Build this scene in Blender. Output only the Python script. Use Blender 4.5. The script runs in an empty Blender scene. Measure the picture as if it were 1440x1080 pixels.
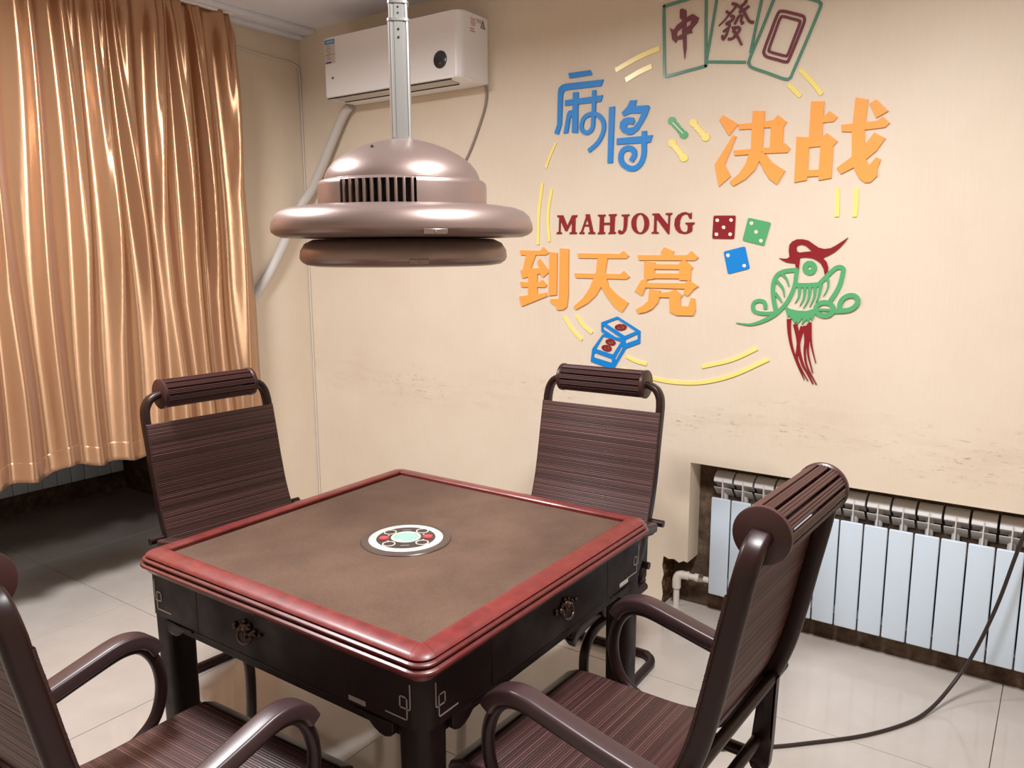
import bpy, bmesh, math, random
from math import sin, cos, pi, radians
from mathutils import Vector, Matrix
from mathutils.geometry import tessellate_polygon

S = bpy.context.scene
COL = S.collection

# ------------------------------------------------------------------ camera
cam_data = bpy.data.cameras.new('camera')
cam_data.sensor_width = 36.0
cam_data.lens = 27.844
cam_data.clip_start = 0.02
cam = bpy.data.objects.new('camera', cam_data)
COL.objects.link(cam)
cam.matrix_world = Matrix(((0.8175, -0.0921, 0.5686, 1.4475),
                           (0.5759, 0.1405, -0.8053, -1.5455),
                           (-0.0057, 0.9858, 0.1679, 1.5569),
                           (0, 0, 0, 1)))
S.camera = cam

# ------------------------------------------------------------------ world, light, exposure
world = bpy.data.worlds.new('room_world')
world.use_nodes = True
world.node_tree.nodes['Background'].inputs['Color'].default_value = (0.8, 0.8, 0.85, 1)
world.node_tree.nodes['Background'].inputs['Strength'].default_value = 0.05
S.world = world


def area(name, loc, size, power, color):
    d = bpy.data.lights.new(name, 'AREA')
    d.shape = 'DISK'
    d.size = size
    d.energy = power
    d.color = color
    d.spread = radians(170)
    o = bpy.data.objects.new(name, d)
    o.location = loc
    COL.objects.link(o)
    return o


CEIL = 2.72
LAMPS = [((-1.12, -0.42), 0.42, 48.0, (1.0, 0.975, 0.98)),
         ((0.95, -0.10), 0.42, 44.0, (1.0, 0.975, 0.98))]
for k, (xy, sz, pw, c) in enumerate(LAMPS):
    area('ceiling_lamp_light', (xy[0], xy[1], CEIL - 0.071), sz, pw, c)

vs = S.view_settings
vs.view_transform = 'Standard'
vs.look = 'None'
vs.gamma = 1.0
vs.use_curve_mapping = False
vs.exposure = 0.44


# ------------------------------------------------------------------ materials
def lin(c):
    def f(v):
        v /= 255.0
        return v / 12.92 if v <= 0.04045 else ((v + 0.055) / 1.055) ** 2.4
    return (f(c[0]), f(c[1]), f(c[2]), 1.0)


MATS = {}


def mat(name, rgb, rough=0.5, metal=0.0, spec=0.5, coat=0.0, emit=None, alpha=None, trans=0.0, sheen=0.0):
    m = bpy.data.materials.new(name)
    m.use_nodes = True
    b = m.node_tree.nodes['Principled BSDF']
    b.inputs['Base Color'].default_value = lin(rgb)
    b.inputs['Roughness'].default_value = rough
    b.inputs['Metallic'].default_value = metal
    b.inputs['Specular IOR Level'].default_value = spec
    b.inputs['Coat Weight'].default_value = coat
    b.inputs['Coat Roughness'].default_value = 0.15
    b.inputs['Transmission Weight'].default_value = trans
    b.inputs['Sheen Weight'].default_value = sheen
    if emit:
        b.inputs['Emission Color'].default_value = lin(emit[0])
        b.inputs['Emission Strength'].default_value = emit[1]
    MATS[name] = m
    return m


class NT:
    """tiny node helper"""
    def __init__(s, m):
        s.t = m.node_tree
        s.b = s.t.nodes['Principled BSDF']

    def n(s, typ, **kw):
        nd = s.t.nodes.new(typ)
        ins = kw.pop('ins', {})
        for k, v in kw.items():
            setattr(nd, k, v)
        for k, v in ins.items():
            nd.inputs[k].default_value = v
        return nd

    def l(s, a, b):
        s.t.links.new(a, b)

    def coords(s, scale=(1, 1, 1), kind='Object'):
        tc = s.n('ShaderNodeTexCoord')
        mp = s.n('ShaderNodeMapping')
        mp.inputs['Scale'].default_value = scale
        s.l(tc.outputs[kind], mp.inputs['Vector'])
        return mp.outputs['Vector']

    def noise(s, vec, scale, detail=3, rough=0.55):
        nd = s.n('ShaderNodeTexNoise', ins={'Scale': scale, 'Detail': detail, 'Roughness': rough})
        s.l(vec, nd.inputs['Vector'])
        return nd.outputs['Fac']

    def ramp(s, fac, stops):
        r = s.n('ShaderNodeValToRGB')
        el = r.color_ramp.elements
        while len(el) < len(stops):
            el.new(0.5)
        for e, (p, c) in zip(el, stops):
            e.position = p
            e.color = c if len(c) == 4 else (*c, 1)
        s.l(fac, r.inputs['Fac'])
        return r.outputs['Color']

    def mix(s, fac, a, b, mode='MIX'):
        m = s.n('ShaderNodeMix', data_type='RGBA', blend_type=mode)
        for sock, v in ((m.inputs[0], fac), (m.inputs[6], a), (m.inputs[7], b)):
            if hasattr(v, 'links'):
                s.l(v, sock)
            else:
                sock.default_value = v
        return m.outputs[2]

    def math(s, op, a, b=0.0):
        m = s.n('ShaderNodeMath', operation=op)
        for sock, v in ((m.inputs[0], a), (m.inputs[1], b)):
            if hasattr(v, 'links'):
                s.l(v, sock)
            else:
                sock.default_value = v
        return m.outputs[0]

    def bump(s, h, strength, dist=0.002, prev=None):
        b = s.n('ShaderNodeBump', ins={'Strength': strength, 'Distance': dist})
        s.l(h, b.inputs['Height'])
        if prev is not None:
            s.l(prev, b.inputs['Normal'])
        return b.outputs['Normal']


def G4(v):
    return (v, v, v, 1)


# wallpapered wall: vertical fibre texture, scuffed band about a metre up
def make_wall_mat(name, axis, rgb=(226, 213, 194), marks=True):
    m = mat(name, rgb, rough=0.55, spec=0.35)
    t = NT(m)
    sc = (260, 260, 7)
    v = t.coords(sc)
    fib = t.noise(v, 1.0, 3, 0.6)
    v2 = t.coords((1, 1, 1))
    blot = t.noise(v2, 1.7, 4, 0.6)
    base = t.ramp(blot, [(0.3, lin((rgb[0] - 5, rgb[1] - 7, rgb[2] - 9))), (0.7, lin((rgb[0] + 3, rgb[1] + 3, rgb[2] + 3)))])
    col = t.mix(0.10, base, t.ramp(fib, [(0.3, G4(0.25)), (0.7, G4(0.8))]), 'SOFT_LIGHT')
    if marks:
        sep = t.n('ShaderNodeSeparateXYZ')
        t.l(v2, sep.inputs[0])
        z = sep.outputs['Z']
        wob = t.math('MULTIPLY', t.noise(t.coords((1.3, 1.3, 0.2)), 1.6, 2), 0.30)
        zz = t.math('SUBTRACT', z, t.math('ADD', wob, 0.70))
        band = t.math('SUBTRACT', 1.0, t.math('MULTIPLY', t.math('ABSOLUTE', zz), 7.5))
        band = t.math('MAXIMUM', band, 0.0)
        scr = t.noise(t.coords((9, 9, 30)), 2.2, 6, 0.75)
        scr = t.ramp(scr, [(0.56, G4(0)), (0.66, G4(1))])
        patch = t.ramp(t.noise(t.coords((2.3, 2.3, 5)), 1.0, 2), [(0.44, G4(0)), (0.6, G4(1))])
        fac = t.math('MULTIPLY', t.math('MULTIPLY', scr, patch), t.math('MULTIPLY', band, 0.9))
        col = t.mix(fac, col, lin((150, 132, 108)))
        smear = t.ramp(t.noise(t.coords((1.5, 1.5, 9)), 2.5, 5, 0.7), [(0.45, G4(0)), (0.75, G4(1))])
        col = t.mix(t.math('MULTIPLY', t.math('MULTIPLY', smear, band), 0.40), col, lin((196, 176, 150)))
    t.l(col, t.b.inputs['Base Color'])
    nb = t.bump(fib, 0.35, 0.0015)
    nb = t.bump(t.noise(v2, 3.0, 3), 0.10, 0.02, nb)
    t.l(nb, t.b.inputs['Normal'])
    return m


WALL = make_wall_mat('wallpaper_cream', 'x')
WALLP = make_wall_mat('wallpaper_plain', 'y', marks=False)
CEILM = mat('ceiling_paint', (232, 234, 242), rough=0.6, spec=0.3)
t = NT(CEILM)
t.l(t.bump(t.noise(t.coords((2, 90, 2)), 1.0, 2), 0.08, 0.002), t.b.inputs['Normal'])

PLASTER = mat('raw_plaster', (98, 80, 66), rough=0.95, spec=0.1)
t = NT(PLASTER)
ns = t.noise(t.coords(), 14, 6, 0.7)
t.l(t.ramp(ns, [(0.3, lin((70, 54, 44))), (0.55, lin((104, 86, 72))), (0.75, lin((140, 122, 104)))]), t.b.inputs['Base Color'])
t.l(t.bump(ns, 0.8, 0.01), t.b.inputs['Normal'])
RUBBLE = mat('broken_plaster', (92, 66, 46), rough=1.0, spec=0.05)
t = NT(RUBBLE)
ns = t.noise(t.coords(), 38, 6, 0.75)
t.l(t.ramp(ns, [(0.32, lin((50, 34, 24))), (0.5, lin((104, 76, 54))), (0.72, lin((178, 150, 120)))]), t.b.inputs['Base Color'])
t.l(t.bump(ns, 1.0, 0.02), t.b.inputs['Normal'])

TILE = mat('polished_floor_tile', (205, 196, 184), rough=0.10, spec=0.5)
t = NT(TILE)
ns = t.noise(t.coords(kind='Object'), 5, 5, 0.6)
t.l(t.ramp(ns, [(0.3, lin((190, 182, 174))), (0.7, lin((200, 193, 186)))]), t.b.inputs['Base Color'])
t.l(t.ramp(t.noise(t.coords(), 9, 3), [(0.3, G4(0.07)), (0.75, G4(0.14))]), t.b.inputs['Roughness'])
GROUT = mat('floor_grout', (120, 108, 96), rough=0.9)

CURT = mat('gold_satin', (190, 149, 115), rough=0.35, metal=0.75, spec=0.8, sheen=0.1)
t = NT(CURT)
fine = t.noise(t.coords((220, 220, 220)), 1.0, 2)
tg = t.n('ShaderNodeTangent', direction_type='UV_MAP', uv_map='weave_direction')
t.l(tg.outputs['Tangent'], t.b.inputs['Tangent'])
t.b.inputs['Anisotropic'].default_value = 0.92
t.b.inputs['Anisotropic Rotation'].default_value = 0.25
wr = t.noise(t.coords((6, 6, 1.6)), 2.0, 4, 0.6)
nb = t.bump(wr, 0.10, 0.012)
t.l(t.bump(fine, 0.05, 0.001, nb), t.b.inputs['Normal'])

def wood(name, dark, light, rough, coat=0.0, sc=(3, 3, 3), spec=0.5):
    m = mat(name, light, rough=rough, coat=coat, spec=spec)
    t = NT(m)
    ns = t.noise(t.coords(sc), 5.0, 5, 0.6)
    t.l(t.ramp(ns, [(0.28, lin(dark)), (0.72, lin(light))]), t.b.inputs['Base Color'])
    t.l(t.ramp(t.noise(t.coords(), 12, 3), [(0.3, G4(rough * 0.8)), (0.7, G4(rough * 1.25))]), t.b.inputs['Roughness'])
    return m


REDWOOD = wood('red_lacquered_wood', (100, 32, 32), (126, 47, 44), 0.38, 0.1, (6, 6, 6))
MOLD = wood('dark_red_moulding', (84, 30, 30), (110, 44, 42), 0.34, 0.15, (6, 6, 6))
DARKW = wood('dark_lacquered_wood', (18, 7, 7), (27, 11, 10), 0.48, 0.0, (5, 5, 5), 0.22)
FELT = mat('brown_felt', (112, 88, 76), rough=0.95, spec=0.1, sheen=0.08)
t = NT(FELT)
ns = t.noise(t.coords((1, 1, 1)), 420, 2, 0.7)
n2 = t.noise(t.coords((1.2, 1, 1)), 4, 4, 0.6)
c1 = t.ramp(n2, [(0.3, lin((84, 65, 54))), (0.7, lin((102, 80, 66)))])
t.l(t.mix(0.35, c1, t.ramp(ns, [(0.3, G4(0.2)), (0.7, G4(0.85))]), 'SOFT_LIGHT'), t.b.inputs['Base Color'])
t.l(t.bump(ns, 0.3, 0.001), t.b.inputs['Normal'])

PLASTIC = mat('brown_plastic_tube', (36, 16, 15), rough=0.36, spec=0.35)
ARMPAD = mat('brown_arm_plastic', (62, 44, 45), rough=0.34, spec=0.5)
WEAVE = mat('woven_brown_rattan', (92, 62, 56), rough=0.45)
t = NT(WEAVE)
at = t.n('ShaderNodeAttribute', attribute_name='tone')
t.l(t.ramp(at.outputs['Fac'], [(0.0, lin((34, 17, 16))), (0.5, lin((72, 43, 40))), (1.0, lin((130, 94, 90)))]), t.b.inputs['Base Color'])
RATTAN = mat('headrest_rattan', (62, 34, 32), rough=0.4)
CAPM = mat('headrest_cap_brown', (58, 30, 29), rough=0.4)
RUBBER = mat('black_rubber', (28, 24, 24), rough=0.6)

CHAMP = mat('champagne_metal', (146, 128, 122), rough=0.36, metal=0.7, spec=0.5)
t = NT(CHAMP)
t.l(t.bump(t.noise(t.coords((30, 30, 400)), 1.0, 2), 0.03, 0.001), t.b.inputs['Normal'])
ALU = mat('brushed_aluminium', (176, 178, 176), rough=0.36, metal=0.8)
DARKIN = mat('dark_vent_interior', (34, 28, 26), rough=0.8)
SCREW = mat('dark_screw', (70, 66, 64), rough=0.4, metal=0.6)

ACW = mat('white_glossy_plastic', (246, 247, 247), rough=0.32, spec=0.5)
ACG = mat('grey_plastic', (196, 190, 184), rough=0.5)
ACD = mat('dark_display', (48, 50, 58), rough=0.2)
LBLUE = mat('label_blue', (84, 150, 196), rough=0.5)
LPAPER = mat('label_paper', (214, 206, 200), rough=0.6)
LINK = mat('label_ink', (120, 112, 112), rough=0.7)
LPURP = mat('label_purple', (98, 92, 140), rough=0.6)
LRED = mat('label_red_ink', (186, 130, 122), rough=0.7)
WRAP = mat('white_pipe_wrap', (206, 202, 198), rough=0.55)
t = NT(WRAP)
wv = t.n('ShaderNodeTexWave', ins={'Scale': 14.0, 'Distortion': 1.0})
t.l(t.coords(), wv.inputs['Vector'])
t.l(t.bump(wv.outputs['Fac'], 0.25, 0.003), t.b.inputs['Normal'])
CABLEW = mat('white_cable', (222, 214, 206), rough=0.5)
CABLEG = mat('grey_cable', (150, 138, 128), rough=0.5)
CABLEB = mat('dark_cable', (44, 32, 28), rough=0.45)
RADW = mat('white_radiator_enamel', (208, 224, 238), rough=0.35, spec=0.5)
t = NT(RADW)
sp = t.ramp(t.noise(t.coords(), 60, 4, 0.7), [(0.22, lin((170, 172, 170))), (0.30, lin((208, 224, 238)))])
t.l(sp, t.b.inputs['Base Color'])
RADF = mat('radiator_fin_enamel', (206, 204, 202), rough=0.4)
PVC = mat('white_pvc', (222, 214, 204), rough=0.4)
CHROME = mat('chrome', (190, 186, 180), rough=0.2, metal=1.0)
BRASS = mat('antique_handle', (92, 76, 68), rough=0.3, metal=0.9)
SILV = mat('silver_inlay', (176, 164, 156), rough=0.35, metal=0.6)

BLUE = mat('acrylic_blue', (0, 132, 214), rough=0.42, spec=0.4)
ORANGE = mat('acrylic_orange', (251, 168, 80), rough=0.45, spec=0.4)
MAROON = mat('acrylic_maroon', (140, 30, 40), rough=0.25)
GREENA = mat('acrylic_green', (88, 172, 114), rough=0.25)
TEAL = mat('acrylic_dull_green', (92, 142, 122), rough=0.22)
PLUM = mat('acrylic_plum', (120, 62, 72), rough=0.22)
YELLOW = mat('acrylic_yellow', (250, 232, 134), rough=0.22)
CREAM = mat('acrylic_cream', (246, 232, 220), rough=0.35)

CWHITE = mat('console_white', (196, 192, 184), rough=0.3)
CDARK = mat('console_dark', (52, 44, 42), rough=0.3)
CRING = mat('console_outer', (74, 60, 54), rough=0.35)
CREDB = mat('console_red_button', (208, 66, 76), rough=0.3)
CGLASS = mat('console_clear_dome', (140, 186, 166), rough=0.3, spec=0.4)
LAMPW = mat('ceiling_lamp_shell', (230, 230, 228), rough=0.4)


# ------------------------------------------------------------------ mesh helpers
def finish(bm, name, m, parent=None, smooth=35.0, recalc=True):
    if recalc:
        bmesh.ops.recalc_face_normals(bm, faces=bm.faces)
    me = bpy.data.meshes.new(name)
    bm.to_mesh(me)
    bm.free()
    for mm in (m if isinstance(m, (list, tuple)) else [m]):
        me.materials.append(mm)
    if smooth:
        me.polygons.foreach_set('use_smooth', [True] * len(me.polygons))
        me.set_sharp_from_angle(angle=radians(smooth))
    o = bpy.data.objects.new(name, me)
    COL.objects.link(o)
    if parent is not None:
        o.parent = parent
    return o


def NB():
    return bmesh.new()


def box(bm, c, s, bev=0.0, seg=2, rot=None):
    r = bmesh.ops.create_cube(bm, size=1.0)
    vs_ = r['verts']
    M = Matrix.Diagonal((s[0], s[1], s[2], 1))
    bmesh.ops.transform(bm, matrix=M, verts=vs_)
    if bev > 0:
        es = list({e for v in vs_ for e in v.link_edges})
        rb = bmesh.ops.bevel(bm, geom=es, offset=bev, segments=seg, affect='EDGES', profile=0.5)
        vs_ = list({v for f in rb['faces'] for v in f.verts} | {v for v in vs_ if v.is_valid})
    T = Matrix.Translation(c)
    if rot is not None:
        T = T @ rot
    bmesh.ops.transform(bm, matrix=T, verts=vs_)
    return vs_


def lathe(bm, prof, n=48, c=(0, 0, 0), a0=0.0, a1=2 * pi, capends=False):
    full = abs(a1 - a0 - 2 * pi) < 1e-6
    cnt = n if full else n + 1
    rings = []
    for k in range(cnt):
        a = a0 + (a1 - a0) * k / n
        ring = []
        for r, z in prof:
            ring.append(bm.verts.new((c[0] + max(r, 1e-5) * cos(a), c[1] + max(r, 1e-5) * sin(a), c[2] + z)))
        rings.append(ring)
    for k in range(n):
        A = rings[k]
        B = rings[(k + 1) % cnt]
        for j in range(len(prof) - 1):
            bm.faces.new((A[j], B[j], B[j + 1], A[j + 1]))
    if not full and capends:
        bm.faces.new(rings[0])
        bm.faces.new(rings[-1])
    bmesh.ops.remove_doubles(bm, verts=[v for r in rings for v in r], dist=1e-4)


def frames(pts, closed=False):
    P = [Vector(p) for p in pts]
    n = len(P)
    T = []
    for i in range(n):
        a = P[i - 1] if (i > 0 or closed) else P[i]
        b = P[(i + 1) % n] if (i < n - 1 or closed) else P[i]
        T.append((b - a).normalized())
    up = Vector((0, 0, 1)) if abs(T[0].z) < 0.9 else Vector((0, 1, 0))
    N = [(up - T[0] * up.dot(T[0])).normalized()]
    for i in range(1, n):
        v = N[-1] - T[i] * N[-1].dot(T[i])
        N.append(v.normalized() if v.length > 1e-6 else N[-1])
    return P, T, N


def tube(bm, pts, r, n=10, closed=False, caps=True):
    P, T, N = frames(pts, closed)
    rings = []
    for i, p in enumerate(P):
        B = T[i].cross(N[i])
        rr = r[i] if isinstance(r, (list, tuple)) else r
        rings.append([bm.verts.new(p + (N[i] * cos(2 * pi * k / n) + B * sin(2 * pi * k / n)) * rr) for k in range(n)])
    m = len(rings)
    for i in range(m if closed else m - 1):
        A, B = rings[i], rings[(i + 1) % m]
        for k in range(n):
            bm.faces.new((A[k], A[(k + 1) % n], B[(k + 1) % n], B[k]))
    if caps and not closed:
        bm.faces.new(rings[0])
        bm.faces.new(rings[-1])


def rrect(w, h, r, n=4):
    out = []
    for cx, cy, a in ((w / 2 - r, h / 2 - r, 0), (-w / 2 + r, h / 2 - r, pi / 2), (-w / 2 + r, -h / 2 + r, pi), (w / 2 - r, -h / 2 + r, 1.5 * pi)):
        for k in range(n + 1):
            t_ = a + (pi / 2) * k / n
            out.append((cx + r * cos(t_), cy + r * sin(t_)))
    return out


def sweep(bm, pts, norms, sec):
    """section (a, b): a along tangent x normal, b along normal"""
    P = [Vector(p) for p in pts]
    n = len(P)
    rings = []
    for i in range(n):
        T = (P[min(i + 1, n - 1)] - P[max(i - 1, 0)]).normalized()
        N = Vector(norms[i])
        N = (N - T * N.dot(T)).normalized()
        B = T.cross(N)
        rings.append([bm.verts.new(P[i] + B * a + N * b) for a, b in sec])
    k = len(sec)
    for i in range(n - 1):
        for j in range(k):
            bm.faces.new((rings[i][j], rings[i][(j + 1) % k], rings[i + 1][(j + 1) % k], rings[i + 1][j]))
    bm.faces.new(rings[0])
    bm.faces.new(rings[-1])


def smoothpts(pts, sub=5, closed=False):
    """Catmull-Rom"""
    P = [Vector(p) for p in pts]
    n = len(P)
    out = []
    rng = range(n) if closed else range(n - 1)
    for i in rng:
        p0 = P[i - 1] if (closed or i > 0) else P[0] * 2 - P[1]
        p1 = P[i]
        p2 = P[(i + 1) % n]
        p3 = P[(i + 2) % n] if (closed or i + 2 < n) else P[-1] * 2 - P[-2]
        for k in range(sub):
            u = k / sub
            out.append(0.5 * ((2 * p1) + (p2 - p0) * u + (2 * p0 - 5 * p1 + 4 * p2 - p3) * u * u + (3 * p1 - p0 - 3 * p2 + p3) * u ** 3))
    if not closed:
        out.append(P[-1])
    return out


def prism(bm, loops, tf, d0, d1, side_mat=None):
    """loops: [outer, hole, ...] in 2D; tf(u, v, d) -> 3D; faces at depth d0 and d1"""
    loops = [[tuple(p) for p in lp] for lp in loops]
    tri = tessellate_polygon([[Vector((p[0], p[1], 0)) for p in lp] for lp in loops])
    flat = [p for lp in loops for p in lp]
    A = [bm.verts.new(tf(u, v, d0)) for u, v in flat]
    B = [bm.verts.new(tf(u, v, d1)) for u, v in flat]
    for a, b, c in tri:
        if len({a, b, c}) < 3:
            continue
        try:
            bm.faces.new((A[a], A[b], A[c]))
            bm.faces.new((B[c], B[b], B[a]))
        except ValueError:
            pass
    o = 0
    for lp in loops:
        n = len(lp)
        for i in range(n):
            j = (i + 1) % n
            f = bm.faces.new((A[o + i], A[o + j], B[o + j], B[o + i]))
            if side_mat:
                f.material_index = side_mat(lp[i], lp[j])
        o += n


def empty(name, loc=(0, 0, 0), rz=0.0):
    o = bpy.data.objects.new(name, None)
    o.empty_display_size = 0.05
    COL.objects.link(o)
    o.location = loc
    o.rotation_euler = (0, 0, rz)
    return o


def tag(o, label=None, cat=None, group=None, kind=None):
    if label:
        o['label'] = label
    if cat:
        o['category'] = cat
    if group:
        o['group'] = group
    if kind:
        o['kind'] = kind
    return o


def dup_tree(o, parent=None):
    c = o.copy()
    COL.objects.link(c)
    c.parent = parent
    for ch in list(o.children):
        dup_tree(ch, c)
    return c


# ------------------------------------------------------------------ room shell
XW, YW = -2.12, 1.512          # curtain wall and mural wall planes
NB_Y = 1.625                   # back of the radiator niche
XA = -3.63                     # far wall of the window bay
XR, YF = 2.9, -3.0             # walls behind the camera

# floor: slab and polished tiles
bm = NB()
box(bm, ((XA + XR) / 2, (YF + NB_Y) / 2, -0.055), (XR - XA + 0.4, NB_Y - YF + 0.4, 0.094))
floor = tag(finish(bm, 'floor', GROUT, smooth=None), 'cream polished tile floor with thin dark joints', kind='structure')
TX, TY, GAP = 0.815, 0.775, 0.0024
tile_me = None
y1 = 0.957
k = 0
for j in range(-5, 2):
    for i in range(-7, 3):
        x0, x1 = 1.372 + TX * (i - 1), 1.372 + TX * i
        ya, yb = y1 + TY * (j - 1), y1 + TY * j
        x0, x1 = max(x0, XA), min(x1, XR)
        ya, yb = max(ya, YF), min(yb, NB_Y)
        if x1 - x0 < 0.02 or yb - ya < 0.02:
            continue
        full = abs(x1 - x0 - TX) < 1e-4 and abs(yb - ya - TY) < 1e-4
        if full and tile_me:
            o = bpy.data.objects.new('floor_tile', tile_me)
            COL.objects.link(o)
            o.parent = floor
        else:
            bm = NB()
            box(bm, (0, 0, -0.004), (x1 - x0 - GAP, yb - ya - GAP, 0.008), 0.0008, 1)
            o = finish(bm, 'floor_tile', TILE, floor, 30)
            if full:
                tile_me = o.data
        o.location = ((x0 + x1) / 2, (ya + yb) / 2, 0)

# mural wall with radiator niche and a broken hole at its lower left corner
NX0, NX1, NZ = 0.203, 1.80, 0.671
random.seed(4)
hole = [(NX0, 0.228), (0.186, 0.232), (0.165, 0.219), (0.142, 0.231), (0.118, 0.226), (0.093, 0.234), (0.088, 0.19), (0.096, 0.15),
        (0.087, 0.11), (0.094, 0.06), (0.086, 0.0)]
outline = [(XW - 0.12, 0.0), (XW - 0.12, CEIL), (XR, CEIL), (XR, 0), (NX1, 0), (NX1, NZ), (NX0, NZ)] + hole
outline = outline[::-1]


def side_mat(a, b):
    for p in (a, b):
        if p[0] > 0.25 or p[0] < 0.08 or p[1] > 0.24:
            return 0
    return 1


bm = NB()
prism(bm, [outline], lambda u, v, d: (u, YW + d, v), 0.0, NB_Y - YW, side_mat)
tag(finish(bm, 'wall_back', [WALL, RUBBLE], smooth=None), 'cream textured mural wall with a radiator niche low on the right', kind='structure')
bm = NB()
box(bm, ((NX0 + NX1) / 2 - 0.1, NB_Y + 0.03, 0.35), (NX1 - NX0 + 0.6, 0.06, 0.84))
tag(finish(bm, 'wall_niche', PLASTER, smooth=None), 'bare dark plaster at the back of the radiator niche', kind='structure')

# curtain wall: pier beside the corner, lintel above the opening, wall towards the camera
BY0, BY1, BYW = -1.45, 0.95, 1.13
bm = NB()
box(bm, (XW - 0.06, (BY1 + YW) / 2, CEIL / 2), (0.12, YW - BY1, CEIL))
box(bm, (XW - 0.06, (BY0 + BY1) / 2, 2.56), (0.12, BY1 - BY0, 0.32))
box(bm, (XW - 0.06, (YF + BY0) / 2, CEIL / 2), (0.12, BY0 - YF, CEIL))
tag(finish(bm, 'wall_left', WALLP, smooth=None), 'cream textured wall between the gold curtain and the corner', kind='structure')
bm = NB()
box(bm, (XA - 0.06, (BY0 + BYW) / 2, CEIL / 2), (0.12, BYW - BY0 + 0.4, CEIL))
box(bm, ((XA + XW) / 2 - 0.06, BYW + 0.07, CEIL / 2), (XW - XA - 0.12, 0.12, CEIL))
box(bm, ((XA + XW) / 2 - 0.06, BY0 - 0.07, CEIL / 2), (XW - XA - 0.12, 0.12, CEIL))
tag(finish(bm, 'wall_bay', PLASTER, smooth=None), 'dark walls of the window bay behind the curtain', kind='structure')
bm = NB()
box(bm, (XR + 0.06, (YF + NB_Y) / 2, CEIL / 2), (0.12, NB_Y - YF + 0.3, CEIL))
tag(finish(bm, 'wall_right', WALLP, smooth=None), 'cream wall out of view on the right', kind='structure')
bm = NB()
box(bm, ((XW + XR) / 2, YF - 0.06, CEIL / 2), (XR - XW + 0.3, 0.12, CEIL))
tag(finish(bm, 'wall_front', WALLP, smooth=None), 'cream wall out of view behind the camera', kind='structure')
bm = NB()
box(bm, ((XA + XR) / 2, (YF + NB_Y) / 2, CEIL + 0.05), (XR - XA + 0.4, NB_Y - YF + 0.4, 0.1))
tag(finish(bm, 'ceiling', CEILM, smooth=None), 'pale grey ceiling', kind='structure')
# cornice board along the curtain wall
bm = NB()
box(bm, (-2.053, (YF + YW) / 2, CEIL - 0.012), (0.133, YW - YF, 0.024), 0.004, 2)
box(bm, (-2.095, (YF + YW) / 2, CEIL - 0.033), (0.05, YW - YF, 0.02), 0.004, 2)
tag(finish(bm, 'trim_1', CEILM), 'pale cornice strip above the curtain', kind='structure')

# ceiling lamps (above the frame)
for k, (xy, sz, pw, c) in enumerate(LAMPS):
    r = empty('ceiling_lamp', (xy[0], xy[1], CEIL))
    tag(r, ['round white ceiling lamp nearest the gold curtain', 'round white ceiling lamp nearest the camera'][k], 'lamp', 'round ceiling lamps')
    bm = NB()
    R = sz / 2
    lathe(bm, [(R + .004, -.066), (R + .004, -.074), (R + .012, -.078), (R + .022, -.07), (R + .024, -.02), (R + .01, 0), (0, 0), (0, -.06), (R + .004, -.066)], 48)
    finish(bm, 'lamp_housing', LAMPW, r)

# ------------------------------------------------------------------ curtain
random.seed(11)
ridges = []   # (y at top, y at bottom, width, height, z where it starts, z where it ends)
ys = -1.5
while ys < 1.03:
    yt, yb = ys * 0.93 + 0.03, ys + random.uniform(-.012, .012)
    h = random.uniform(.048, .076)
    ridges.append((yt, yb, random.uniform(.020, .030), h, 9, -9))
    if random.random() < .75:      # a tuck at the heading that runs into the main fold lower down
        ze = random.uniform(1.05, 1.9)
        ue = (2.70 - ze) / 2.08
        ym = yt + (yb - yt) * ue
        y0 = yt + random.choice((-1, 1)) * random.uniform(.040, .062)
        ridges.append((y0, y0 + (ym - y0) / ue, random.uniform(.011, .015), h * random.uniform(.5, .8), 9, ze))
    ys += random.uniform(.120, .180)
for k in range(7):   # fresh shallow folds that open lower down
    yy = -1.4 + 2.4 * (k + random.random()) / 7
    ridges.append((yy, yy, .03, random.uniform(.016, .028), random.uniform(1.1, 1.6), -9))


def curtain_x(y, z):
    u = (2.70 - z) / 2.08
    x = 0.0
    for yt, yb, w, h, za, zb in ridges:
        yc = yt + (yb - yt) * u + 0.012 * sin(3.1 * z + yt * 9)
        ww = w * (0.75 + 0.55 * u)
        d = (y - yc) / ww
        if abs(d) > 3.2:
            continue
        a = 1.0
        if zb > 0:
            a *= min(1, max(0, (z - zb) / 0.5))
        if za < 5:
            a *= min(1, max(0, (za - z) / 0.5))
        x += h * a * math.exp(-0.5 * d * d)
    x += 0.008 * sin(y * 19 + 0.5 * z)
    return x


def curtain_edge(z):
    pts_ = [(2.70, 1.007), (2.26, 1.014), (1.92, 1.03), (1.57, 1.055), (1.27, 1.078), (0.5, 1.075)]
    for (za, ya), (zb, yb) in zip(pts_, pts_[1:]):
        if z >= zb:
            return ya + (yb - ya) * (za - z) / (za - zb)
    return pts_[-1][1]


def curtain_bottom(y):
    return 0.628 + 0.014 * sin(y * 13 + 0.6) + 0.010 * sin(y * 29) - 0.02 * (y < -5)


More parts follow.
